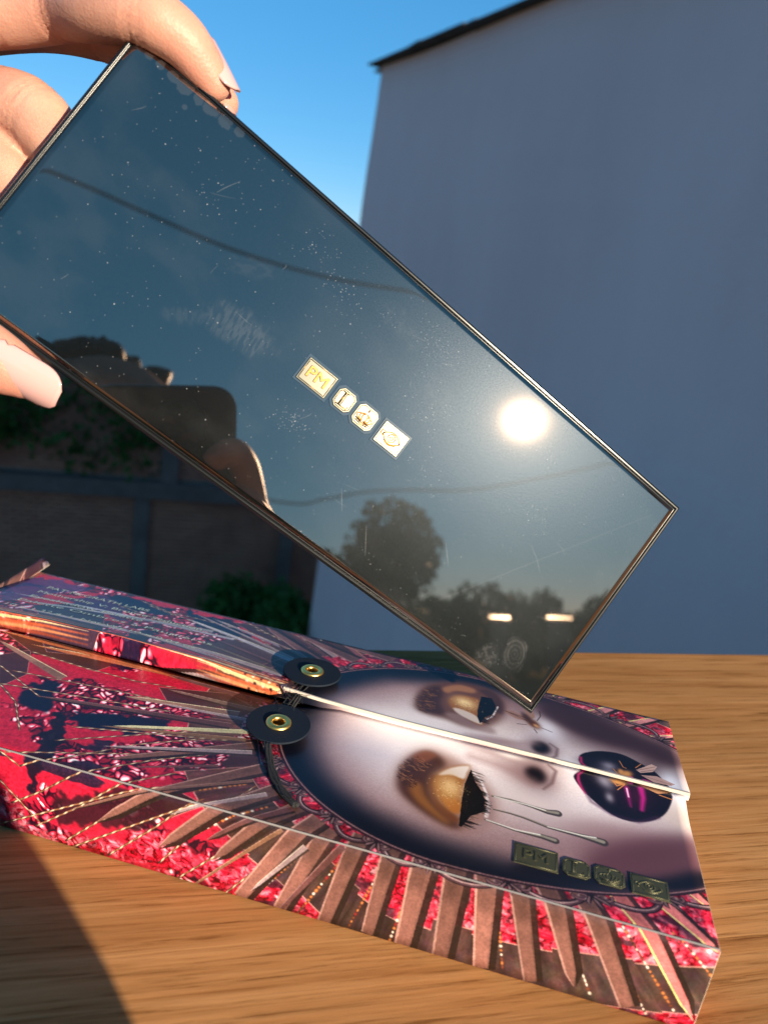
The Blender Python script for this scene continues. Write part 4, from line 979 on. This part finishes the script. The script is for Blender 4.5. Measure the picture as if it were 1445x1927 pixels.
# lid frame: a stepped, chamfered rim around the mirror panel
def loop(a, b, z): return [(-a, -b, z), (a, -b, z), (a, b, z), (-a, b, z)]
prof = [(0.0, -6.0), (0.0, -1.5), (.45, -.55), (1.15, -.18), (1.75, -.18), (1.85, -.9), (2.15, -.9), (2.25, -.30), (2.8, -.12), (2.9, -1.3), (6.0, -1.3), (6.0, -6.0)]
vs = []; fs = []
for (ins, z) in [(i_*.68, z_*.8 if z_ > -2 else z_) for i_, z_ in prof]: vs += [(x*mm, y*mm, z_*mm) for x, y, z_ in loop(PLh-ins, PWh-ins, z)]
n = len(prof)
for i in range(n):
    for k in range(4): fs.append((i*4+k, i*4+(k+1) % 4, ((i+1) % n)*4+(k+1) % 4, ((i+1) % n)*4+k))
o = mesh_obj('lid_frame', vs, fs, BLK, palette); bevel(o, .00012, 2)
# mirror panel, very slightly wavy like moulded acrylic
nx, ny = 150, 60; a0, b0 = PLh-2.08, PWh-2.08
vs = []; fs = []; uv = []
rgw = [(rg.uniform(.02, .075), rg.uniform(.02, .075), rg.uniform(0, 6.28), rg.uniform(.5, 1)) for _ in range(7)]
def wav(x, y): return sum(.0068*a*math.sin(p*x+q*y+r) for p, q, r, a in rgw)
for i in range(nx+1):
    for j in range(ny+1):
        x = (2*i/nx-1)*a0; y = (2*j/ny-1)*b0
        de = min(a0-abs(x), b0-abs(y)); z = wav(x, y)-.012*math.exp(-de/.3)
        vs.append((x*mm, y*mm, z*mm)); uv.append((i/nx, j/ny))
for i in range(nx):
    for j in range(ny):
        a = i*(ny+1)+j; fs.append((a, a+ny+1, a+ny+2, a+1))
# close the sheet with a skirt
rim = [i*(ny+1) for i in range(nx+1)]+[nx*(ny+1)+j for j in range(1, ny+1)]+[i*(ny+1)+ny for i in range(nx-1, -1, -1)]+[j for j in range(ny-1, 0, -1)]
b0i = len(vs)
for r_ in rim: vs.append((vs[r_][0], vs[r_][1], -1.2*mm)); uv.append(uv[r_])
for i in range(len(rim)):
    j = (i+1) % len(rim); fs.append((rim[j], rim[i], b0i+i, b0i+j))
# dust, scratches and finger marks as a painted dirt map
DW, DH = 1560, 600
D = np.zeros((DH, DW), np.float32)
rgd = np.random.default_rng(77)
def dmm(x, y): return ((x+a0)/(2*a0)*DW, (y+b0)/(2*b0)*DH)
def dot(px_, py_, r, v):
    x0 = max(0, int(px_-r-2)); x1 = min(DW, int(px_+r+3)); y0 = max(0, int(py_-r-2)); y1 = min(DH, int(py_+r+3))
    if x1 <= x0 or y1 <= y0: return
    yy, xx = np.mgrid[y0:y1, x0:x1]; m = np.clip(r+.5-np.hypot(xx-px_, yy-py_), 0, 1)*v; D[y0:y1, x0:x1] = np.maximum(D[y0:y1, x0:x1], m)
for _ in range(620): dot(rgd.random()*DW, rgd.random()*DH, rgd.choice([.55, .7, .9, 1.3, 1.9], p=[.6, .27, .10, .025, .005]), rgd.uniform(.1, .7))
for (cx_, cy_, s_, n_) in [(-33, 27, 8, 70), (8, 28, 9, 160), (18, 13, 10, 150), (-12, -13, 5, 120), (26, -2, 8, 90), (62, 8, 7, 90), (50, 24, 12, 220), (-60, 20, 16, 60), (-20, 22, 9, 90)]:
    for _ in range(int(n_*.55)):
        x, y = dmm(cx_+rgd.normal()*s_*.5, cy_+rgd.normal()*s_*.35); dot(x, y, rgd.choice([.5, .7, 1.1], p=[.6, .3, .1]), rgd.uniform(.2, .8))
def scratch(x0, y0, x1, y1, v, w=.55, curl=0):
    a = dmm(x0, y0); b = dmm(x1, y1); L = max(2, int(math.hypot(a[0]-b[0], a[1]-b[1])*1.6))
    for i in range(L):
        u = i/L; dot(a[0]+(b[0]-a[0])*u+curl*math.sin(u*3.1), a[1]+(b[1]-a[1])*u+curl*math.sin(u*3.1), w, v*(.5+.5*math.sin(u*3.14))*rgd.uniform(.4, 1))
for _ in range(20):
    x = rgd.uniform(-90, 92); y = rgd.uniform(-34, 34); a = rgd.normal()*.6+(.2 if x > 0 else 1.3); l_ = rgd.uniform(1.5, 7); scratch(x, y, x+l_*math.cos(a), y+l_*math.sin(a), rgd.uniform(.1, .32), .5, rgd.normal()*2)
scratch(52, -30, 93, 32, .16); scratch(66, 1, 74, -4, .3, .5, 2); scratch(10, -20, 14, -25, .35); scratch(44, -14, 49, -19, .4); scratch(22, -24, 27, -31, .35)
Dn = np.zeros_like(D)
YY, XX = np.mgrid[0:DH, 0:DW].astype(np.float32)
XM = XX/DW*2*a0-a0; YM = YY/DH*2*b0-b0
hz = fbm(XM*.05+3, YM*.07, 200, 5); Dn += sm(.45, .8, hz)*.05+.014*fbm(XM*2.4, YM*2.4, 205, 2)
def smear(cx_, cy_, ax, ay, ang, v, fx, fy, seed):
    c_, s_ = math.cos(ang), math.sin(ang); X = (XM-cx_)*c_+(YM-cy_)*s_; Y = -(XM-cx_)*s_+(YM-cy_)*c_
    q = np.sqrt((X/ax)**2+(Y/ay)**2)+.9*(fbm(X*.28+5, Y*.28+5, seed, 5)-.5); m = 1-sm(.35, 1.05, q)
    return m*v*(.25+.75*sm(.35, .7, fbm(X*fx, Y*fy, seed+4, 3)))
Dn += smear(-37, -3, 13, 6.5, .15, .17, 1.8, .55, 211); Dn += smear(-50, -9, 7, 3, .6, .07, 1.2, .5, 213)
Dn += smear(17, 17, 9, 6, -.4, .09, .8, .8, 217); Dn += smear(-44, 12, 10, 3, .5, .06, .5, 1, 219); Dn += smear(-5, 26, 11, 4, -.2, .09, .7, .7, 223)
def fprint(cx_, cy_, ax, ay, ang, v):
    c_, s_ = math.cos(ang), math.sin(ang); X = (XM-cx_)*c_+(YM-cy_)*s_; Y = -(XM-cx_)*s_+(YM-cy_)*c_
    q = np.sqrt((X/ax)**2+(Y/ay)**2); m = (1-sm(.7, 1.05, q+.5*(fbm(X*.4, Y*.4, 415, 3)-.5)))*sm(-1.2, .2, Y/ay)*(.3+1.1*fbm(X*.9, Y*.9, 419, 3))
    rid = .5+.5*np.sin(q*ax*6.0+5.0*fbm(X*.22, Y*.22, 411, 3)+1.5*X*.3); return m*v*(.35+.65*rid)*(.4+.6*sm(.2, 1, q))
Dn += fprint(83, -28, 4.2, 6.2, .55, .34); Dn += smear(76, -33, 5, 4, .3, .22, 1.6, 1.6, 231)
# dried drops along the upper corner
for (x, y, r_) in [(-90.5, 36.2, 1.2), (-87, 36.2, 1.6), (-83, 36.4, 2.2), (-79, 36.3, 1.7), (-75.5, 36.5, 2.5), (-71, 36.6, 2.1), (-67, 36.7, 1.5), (-94, 36.2, 1.4), (-80.5, 32.2, .75), (-92, -18, .55), (78, -32, .8)]:
    a, b = dmm(x, y); q = np.hypot((XX-a), (YY-b)*1.0)/(r_*DW/(2*a0))+(fbm(XM*.55, YM*.55, 301, 3)-.5)*.9*(r_ > .8); Dn = np.maximum(Dn, (1-sm(.8, 1.0, q))*.13)
DD = np.clip(np.maximum(D, Dn), 0, 1)
dimg = bpy.data.images.new('lid_dirt', DW, DH); dimg.colorspace_settings.name = 'Non-Color'
r4 = np.ones((DH, DW, 4), np.float32); r4[..., 0] = D; r4[..., 1] = np.clip(Dn, 0, 1); r4[..., 2] = 0
dimg.pixels.foreach_set(r4.ravel()); dimg.pack()
LID = mat('black_mirror_acrylic', (.0015, .0022, .0024), .018, spec=.5, IOR=3.25)
bsdf(LID).inputs['Specular Tint'].default_value = (1.0, .74, .58, 1)
ti = nd(LID, 'ShaderNodeTexImage'); ti.image = dimg
sepc = nd(LID, 'ShaderNodeSeparateColor'); lk(LID, ti.outputs[0], sepc.inputs[0])
dif = nd(LID, 'ShaderNodeBsdfDiffuse'); dif.inputs[0].default_value = (.55, .56, .58, 1)
gl = nd(LID, 'ShaderNodeBsdfGlossy'); gl.inputs['Roughness'].default_value = .29; gl.inputs[0].default_value = (.74, .84, .98, 1)
m1 = nd(LID, 'ShaderNodeMixShader'); m2 = nd(LID, 'ShaderNodeMixShader'); m3 = nd(LID, 'ShaderNodeMixShader')
def mul(a, k, add=0):
    n = nd(LID, 'ShaderNodeMath', operation='MULTIPLY_ADD'); lk(LID, a, n.inputs[0]); n.inputs[1].default_value = k; n.inputs[2].default_value = add; return n.outputs[0]
out = LID.node_tree.nodes['Material Output']
spk = noise(LID, coords(LID), 2600, 2, .7)
lk(LID, mul(spk, .0085, .0), m1.inputs[0]); lk(LID, bsdf(LID).outputs[0], m1.inputs[1]); lk(LID, gl.outputs[0], m1.inputs[2])
lk(LID, mul(sepc.outputs[1], .17), m2.inputs[0]); lk(LID, m1.outputs[0], m2.inputs[1]); lk(LID, dif.outputs[0], m2.inputs[2])
lk(LID, mul(sepc.outputs[0], .5), m3.inputs[0]); lk(LID, m2.outputs[0], m3.inputs[1]); lk(LID, dif.outputs[0], m3.inputs[2])
lk(LID, m3.outputs[0], out.inputs['Surface'])
mesh_obj('mirror_panel', vs, fs, LID, palette, True, uv)
for kind, u_, v_, w, h in (('P', -13.75, -.1, 9.6, 6.9), ('L', -4.2, -.2, 5.9, 5.9), ('C', 3.15, -.35, 6.7, 6.4), ('E', 12.7, -.45, 8.4, 6.6)):
    emblem(kind, w, h, palette, Matrix.Translation((u_*mm, v_*mm, .00012)), GOLDB, GOLD, SLEEVE)

# ------------------------------------------------------------------ the person: hands, head, dark clothes
SKIN = mat('skin', (.62, .37, .26), .5, spec=.32)
sn = noise(SKIN, coords(SKIN), 60, 4, .6); s2 = noise(SKIN, coords(SKIN), 320, 4, .7)
fl_ = nd(SKIN, 'ShaderNodeAttribute'); fl_.attribute_name = 'flush'; flm = nd(SKIN, 'ShaderNodeMath', operation='MULTIPLY'); lk(SKIN, fl_.outputs['Fac'], flm.inputs[0]); flm.inputs[1].default_value = .55
lk(SKIN, mixc(SKIN, flm.outputs[0], mixc(SKIN, .35, ramp(SKIN, sn, [(.3, (.36, .165, .12)), (.7, (.45, .255, .19))]), ramp(SKIN, s2, [(.3, (.39, .18, .125)), (.7, (.46, .25, .175))])), (.43, .155, .12)), bsdf(SKIN).inputs['Base Color'])
bsdf(SKIN).inputs['Subsurface Weight'].default_value = .35; bsdf(SKIN).inputs['Subsurface Radius'].default_value = (1, .32, .16); bsdf(SKIN).inputs['Subsurface Scale'].default_value = .004
vor = nd(SKIN, 'ShaderNodeTexVoronoi'); vor.inputs['Scale'].default_value = 1500; lk(SKIN, coords(SKIN, (1, 1, 1)), vor.inputs['Vector'])
sk3 = noise(SKIN, coords(SKIN, (1, 1, 1)), 420, 4, .7); mxh = nd(SKIN, 'ShaderNodeMath', operation='ADD'); lk(SKIN, vor.outputs['Distance'], mxh.inputs[0]); lk(SKIN, sk3, mxh.inputs[1]); bump(SKIN, mxh.outputs[0], .22, .0003)
NAILM = mat('pale_pink_nail_polish', (.46, .27, .26), .10, spec=.5); bsdf(NAILM).inputs['Coat Weight'].default_value = .6
NAIL2 = mat('dusky_nail_polish', (.36, .20, .17), .12, spec=.55)
CLOTH = mat('dark_knit_cloth', (.018, .018, .022), .9)
HAIR = mat('dark_hair', (.02, .014, .01), .5)
def remesh(mb, vox, it=4):
    me = bpy.data.meshes.new('tmp'); me.from_pydata(mb.v, [], mb.f); me.update()
    o = bpy.data.objects.new('tmp', me); COL.objects.link(o)
    r = o.modifiers.new('r', 'REMESH'); r.mode = 'VOXEL'; r.voxel_size = vox
    s_ = o.modifiers.new('s', 'SMOOTH'); s_.iterations = it; s_.factor = .5
    dg = bpy.context.evaluated_depsgraph_get(); e = o.evaluated_get(dg); m2_ = e.to_mesh()
    nvt = len(m2_.vertices); co = np.zeros(nvt*3, np.float32); m2_.vertices.foreach_get('co', co); f = [tuple(p.vertices) for p in m2_.polygons]
    no = np.zeros(nvt*3, np.float32); m2_.vertices.foreach_get('normal', no)
    e.to_mesh_clear(); bpy.data.objects.remove(o); bpy.data.meshes.remove(me)
    return co.reshape(-1, 3), no.reshape(-1, 3), f
def limb(mb, pts, rs, n=20, flat=1.0):
    """tapered rounded limb with hemispherical ends"""
    P = spline(pts, 5); m_ = len(P); R_ = [float(np.interp(i/5, range(len(rs)), rs)) for i in range(m_)]
    d0 = (P[0]-P[1]).normalized(); d1 = (P[-1]-P[-2]).normalized(); pre = []; post = []
    for a in (80, 55, 28): pre.append((P[0]+d0*R_[0]*math.sin(rad(a)), R_[0]*math.cos(rad(a))))
    for a in (20, 40, 58, 74, 86): post.append((P[-1]+d1*R_[-1]*math.sin(rad(a)), R_[-1]*math.cos(rad(a))))
    Q = pre+list(zip(P, R_))+post
    mb.tube([q[0] for q in Q], [q[1] for q in Q], n)
hand = MB()
K = lambda L_: [Vector(p)*mm for p in L_]
IDX = [(-173.4, -2.1, -45), (-152.8, 14.4, -35), (-135.7, 26.0, -28), (-121.5, 36.4, -19), (-110.6, 38.6, -7), (-99.6, 42.6, .6), (-90.6, 44.3, .8), (-83.0, 43.4, -1.2), (-79.0, 42.4, -2.2)]
MID = [(-177.5, -6.6, -60), (-151.3, 20.5, -48), (-131.2, 35.0, -37), (-112.5, 42.0, -27), (-94.3, 43.6, -17), (-82.4, 43.6, -13), (-77.0, 43.0, -12)]
RNGF = [(-174, -18, -66), (-150.1, -1.0, -50), (-124.1, 9.0, -33), (-114.0, 11.0, -27), (-103.1, 8.6, -24), (-90, 6.9, -22.5)]
PNK = [(-168, -29.5, -60), (-146.7, -9.2, -47), (-126.8, -3.0, -36), (-112.7, -6.3, -28), (-98.2, -10.5, -24)]
THB = [(-172, -46, -52), (-146, -52, -30), (-118, -51.0, -14), (-97.5, -48.9, -5), (-84, -46.9, -1.6), (-76, -46.1, -1.0), (-71.8, -45.5, -.8)]
limb(hand, K(IDX), [x*mm for x in (10.5, 9.0, 8.3, 8.0, 7.4, 7.3, 6.6, 5.4, 4.4)])
limb(hand, K(MID), [x*mm for x in (11, 9.4, 8.4, 7.8, 7.0, 6.2, 5.0)])
limb(hand, K(RNGF), [x*mm for x in (10.5, 9.4, 9.6, 9.2, 8.0, 7.0)])
limb(hand, K(PNK), [x*mm for x in (10, 8.8, 8.4, 7.6, 6.4)])
limb(hand, K(THB), [x*mm for x in (13, 11.5, 9.8, 9.2, 8.4, 7.4, 6.0)])
for a_, b_, r_ in (((-172, -4, -46), (-205, -38, -62), 13), ((-176, -10, -58), (-208, -42, -64), 13), ((-174, -20, -62), (-210, -48, -64), 13), ((-168, -32, -60), (-208, -54, -62), 12), ((-172, -46, -52), (-206, -50, -60), 14)):
    limb(hand, K([a_, tuple((Vector(a_)+Vector(b_))*.5), b_]), [r_*mm]*3)
limb(hand, K([(-202, -44, -62), (-228, -60, -62), (-270, -86, -60)]), [.024, .023, .025])
co, no, hf = remesh(hand, .00085, 5)
# creases: shallow grooves across the finger joints
def crease(p, axis, r, w, depth):
    p = np.array(p)*mm; ax = np.array(axis, float); ax /= np.linalg.norm(ax); d = co-p; al = d@ax; rd = np.linalg.norm(d-np.outer(al, ax), axis=1)
    k = np.exp(-(al/(w*mm))**2)*(rd < r*1.6*mm)*depth*mm; co[:] = co-no*k[:, None]
def dirat(L_, i): return np.array(L_[i+1])-np.array(L_[i-1])
for L_, i, r_ in ((IDX, 3, 9), (IDX, 5, 8), (MID, 3, 9), (RNGF, 2, 11), (RNGF, 3, 11), (THB, 3, 10)):
    a = dirat(L_, i)
    for off, dp in ((-1.9, .34), (-.4, .55), (1.3, .42), (2.6, .22)):
        p = np.array(L_[i])+a/np.linalg.norm(a)*off; crease(p, a, r_, .45, dp)
flush = np.zeros(len(co), np.float32)
for q_, r_ in ((IDX[7], 13), (MID[-1], 10), (THB[-1], 13), (IDX[3], 9), (IDX[5], 7), (RNGF[2], 11), (THB[3], 9)):
    flush = np.maximum(flush, np.exp(-(np.linalg.norm(co-np.array(q_)*mm, axis=1)/(r_*mm))**2))
hco = [PM4 @ Vector(c) for c in co.tolist()]
# right hand around the phone (mirrored in the lid), camera frame: x right, y up, z back
CM4 = Matrix.Translation(EYE) @ M3.to_4x4()
rh = MB()
limb(rh, K([(44, -78, 14), (38, -52, 10), (31, -28, 4), (22, -18, -3), (12, -22, -5)]), [.0115, .0095, .0088, .008, .0068])
limb(rh, K([(48, -92, 14), (41, -72, 10), (33, -50, 2), (18, -46, -7), (2, -50, -8)]), [.0115, .0095, .0088, .008, .0068])
limb(rh, K([(48, -108, 14), (41, -92, 10), (33, -72, 2), (16, -70, -7), (0, -74, -8)]), [.0115, .0095, .0088, .008, .0068])
limb(rh, K([(46, -120, 14), (39, -110, 10), (32, -94, 2), (16, -94, -6), (4, -97, -8)]), [.0105, .0088, .008, .0074, .006])
limb(rh, K([(46, -104, 26), (36, -76, 26), (24, -54, 22), (10, -46, 19)]), [.014, .011, .0098, .0075])
for a_ in ((44, -78, 14), (48, -92, 14), (48, -108, 14), (46, -120, 14), (46, -104, 26)):
    limb(rh, K([a_, (66, -112, 24), (76, -138, 40)]), [.013, .015, .016])
limb(rh, K([(74, -132, 38), (92, -160, 62), (120, -190, 130)]), [.026, .024, .026])
rco, rno, rf = remesh(rh, .0016, 4)
rcw = [CM4 @ Vector(c) for c in rco.tolist()]
hd = MB()
HC = Vector((.028, -.45, .195))
for dz, r_ in ((0, .088), (-.05, .075), (.03, .086)): limb(hd, [HC+Vector((0, .02, dz)), HC+Vector((0, -.03, dz))], [r_, r_])
limb(hd, [HC+Vector((0, .045, -.06)), HC+Vector((0, .06, -.085))], [.05, .032]); limb(hd, [HC+Vector((0, .10, .0)), HC+Vector((0, .118, -.03))], [.011, .015])
for sx in (-1, 1):
    limb(hd, [HC+Vector((sx*.088, -.01, .01)), HC+Vector((sx*.09, -.012, -.03))], [.013, .011]); limb(hd, [HC+Vector((sx*.03, .088, .01)), HC+Vector((sx*.034, .088, .01))], [.016, .016])
limb(hd, [HC+Vector((-.022, .10, -.062)), HC+Vector((.022, .10, -.062))], [.010, .010])
limb(hd, [HC+Vector((0, -.02, -.08)), HC+Vector((0, -.05, -.2))], [.055, .06])
hdc, _, hdf = remesh(hd, .006, 5)
person = empty('person', (-.1, -.45, -.76))
tag(person, 'person whose hand with long pale pink nails grips the black palette', 'person')
INVP = Matrix.Translation((.1, .45, .76))
hand1 = mesh_obj('hand', [INVP @ v for v in hco], hf, SKIN, person, True)
at_ = hand1.data.attributes.new('flush', 'FLOAT', 'POINT'); at_.data.foreach_set('value', flush)
mesh_obj('hand', [INVP @ v for v in rcw], rf, SKIN, person, True)
head = mesh_obj('head', [INVP @ Vector(c) for c in hdc.tolist()], hdf, SKIN, person, True)
def in_person(o): o.parent = person; return o
# nails
def nail(c, axis, normal, L, w, m, curl=.5, tipshape=.55, bend=.08):
    ax = Vector(axis).normalized(); nr = Vector(normal); nr = (nr-ax*nr.dot(ax)).normalized(); sd = ax.cross(nr)
    c = Vector(c); nu, nv = 18, 14; T = []
    for i in range(nu+1):
        u = i/nu; x = (u-.25)*L
        ww = w*(.5*min(1, (.35+1.8*u))+.5) if u < .25 else w*(1-.06*u)
        if u < .18: ww = w*math.sqrt(max(.02, 1-((.18-u)/.18)**2))*.98
        if u > .62: ww *= math.sqrt(max(.0, 1-((u-.62)/.40)**2.6)) if u < 1.02 else 0
        for j in range(nv+1):
            v = (j/nv*2-1); y = v*ww*.5; th = v*curl*ww/w*1.5
            R_ = w*.5/math.sin(min(1.45, curl*1.5))
            T.append(c+ax*x+sd*(R_*math.sin(th))+nr*(R_*(math.cos(th)-1)-bend*L*((u-.3)**2)))
    mbn = MB(); k = len(T); th_ = .55*mm/mm
    B_ = [p-nr*.6 for p in T]; f = []
    for i in range(nu):
        for j in range(nv):
            a = i*(nv+1)+j; f.append((a, a+nv+1, a+nv+2, a+1)); f.append((k+a+1, k+a+nv+2, k+a+nv+1, k+a))
    for i in range(nu):
        a = i*(nv+1); b = a+nv+1; f += [(a, k+a, k+b, b)]; a += nv; b += nv; f += [(a, b, k+b, k+a)]
    for j in range(nv):
        f.append((j, j+1, k+j+1, k+j)); a = nu*(nv+1)+j; f.append((a, k+a, k+a+1, a+1))
    mbn.add([p*mm for p in T+B_], f); mbn.xf(INVP @ PM4)
    return mbn.build('fingernail', m, hand1, True)
nail((-76.0, -47.2, 5.4), (1, .11, .03), (0.0, -.50, .86), 20, 12.0, NAILM, .62)
nail((-82.2, 49.4, -.9), (1, -.42, -.02), (.34, .86, .42), 13.2, 9.5, NAILM, .62, bend=.04)
nail((-75.6, 46.0, -10.2), (1, -.75, .0), (.65, .70, .35), 6.5, 7.5, NAIL2, .62)
# clothes
cl_ = MB()
limb(cl_, [(0, -.50, -.30), (0, -.55, -.14), (.01, -.57, -.02), (.02, -.54, .06)], [.15, .145, .13, .07], 24)
limb(cl_, [(-.13, -.56, -.0), (-.34, -.30, .04), (-.34, -.02, .10), (-.285, .16, .185)], [.06, .055, .045, .034], 20)
wr = CM4 @ Vector((.096, -.165, .070))
limb(cl_, [(.15, -.56, -.0), (.22, -.42, .03), (.19, -.24, .05), tuple(wr)], [.06, .052, .042, .032], 20)
cvo, _, cf = remesh(cl_, .006, 4)
mesh_obj('sweater', [INVP @ Vector(c) for c in cvo.tolist()], cf, CLOTH, person, True)
hr = MB()
for dz, r_ in ((.02, .099), (-.03, .094)): limb(hr, [HC+Vector((0, -.035, dz)), HC+Vector((0, -.01, dz))], [r_, r_])
limb(hr, [HC+Vector((-.06, -.05, -.02)), HC+Vector((-.075, -.06, -.2))], [.045, .03]); limb(hr, [HC+Vector((.06, -.05, -.02)), HC+Vector((.075, -.06, -.2))], [.045, .03])
rgh = np.random.default_rng(2)
for k in range(44):
    a_ = rgh.uniform(-1.2, 1.25); p0 = HC+Vector((.10*math.sin(a_), rgh.uniform(-.06, .03), .02+.098*math.cos(a_)))
    d_ = Vector((math.sin(a_)+rgh.normal()*.5, rgh.normal()*.3, math.cos(a_)*.8+rgh.normal()*.3)); limb(hr, [p0, p0+d_*.009, p0+d_*.016*rgh.uniform(.5, 1.5)], [.017, .013, .007], 10)
hrc, _, hrf = remesh(hr, .004, 2)
mesh_obj('hair', [INVP @ Vector(c) for c in hrc.tolist()], hrf, HAIR, head, True)
# legs under the table
lg = MB()
for sx in (-.19, .03): limb(lg, [(sx, -.44, -.32), (sx, -.12, -.30), (sx, -.08, -.50), (sx, -.10, -.72)], [.085, .07, .055, .045], 16)
lvo, _, lf = remesh(lg, .008, 3); mesh_obj('trousers', [INVP @ Vector(c) for c in lvo.tolist()], lf, CLOTH, person, True)
st = empty('stool', (-.08, -.46, -.76)); tag(st, 'plain dark stool under the person holding the palette', 'stool')
mb = MB(); mb.box((0, 0, .30), (.36, .34, .04)); o = mb.build('seat', STEEL, st); bevel(o, .01, 2)
for sx in (-.15, .15):
    for sy in (-.14, .14): mb = MB(); mb.box((sx, sy, .14), (.03, .03, .279)); mb.build('leg', STEEL, st)

# phone at the camera, seen only in the mirror lid
phone = empty('smartphone', mat=CM4)
tag(phone, 'dark phone mirrored as a rounded silhouette in the lower left of the lid', 'phone')
PHM = mat('dark_phone_case', (.012, .012, .014), .35); GLS = mat('phone_glass', (.01, .01, .012), .06)
PHX0, PHX1, PHY0, PHY1 = -48, 27, -130, 16
def rrect(w, h, r, n=7):
    o = []
    for cx_, cy_, a0_ in ((w/2-r, h/2-r, 0), (-w/2+r, h/2-r, 90), (-w/2+r, -h/2+r, 180), (w/2-r, -h/2+r, 270)):
        for k in range(n+1):
            a = rad(a0_+90*k/n); o.append((cx_+r*math.cos(a), cy_+r*math.sin(a)))
    return o
mb = MB(); mb.prism(rrect((PHX1-PHX0)*mm, (PHY1-PHY0)*mm, .012), .0033, .0117); mb.v = [(x+(PHX0+PHX1)/2*mm, y+(PHY0+PHY1)/2*mm, z) for x, y, z in mb.v]
o = mb.build('case', PHM, phone); bevel(o, .002, 3)
mb = MB(); mb.prism([(x, y) for x, y in rect((PHX1-PHX0-6)*mm, (PHY1-PHY0-6)*mm, .006)], 0, .0008); mb.v = [(x+(PHX0+PHX1)/2*mm, y+(PHY0+PHY1)/2*mm, z+.0119) for x, y, z in mb.v]; mb.build('screen', GLS, phone)
mb = MB(); mb.prism(rect(.026, .026, .006), 0, .0012); mb.v = [(x-.004, y-.004, z+.0020) for x, y, z in mb.v]; cb = mb.build('camera_bump', GLS, phone)
for (x, y) in ((-.011, -.004), (.0, -.013)):
    mb = MB(); mb.lathe([(.001, .0006), (.0045, .0006), (.0055, .0014), (.006, .001), (.006, 0)], 24); mb.v = [(a+x, b+y, .0018-c*.9) for a, b, c in mb.v]; mb.build('lens', GLS, cb, True)
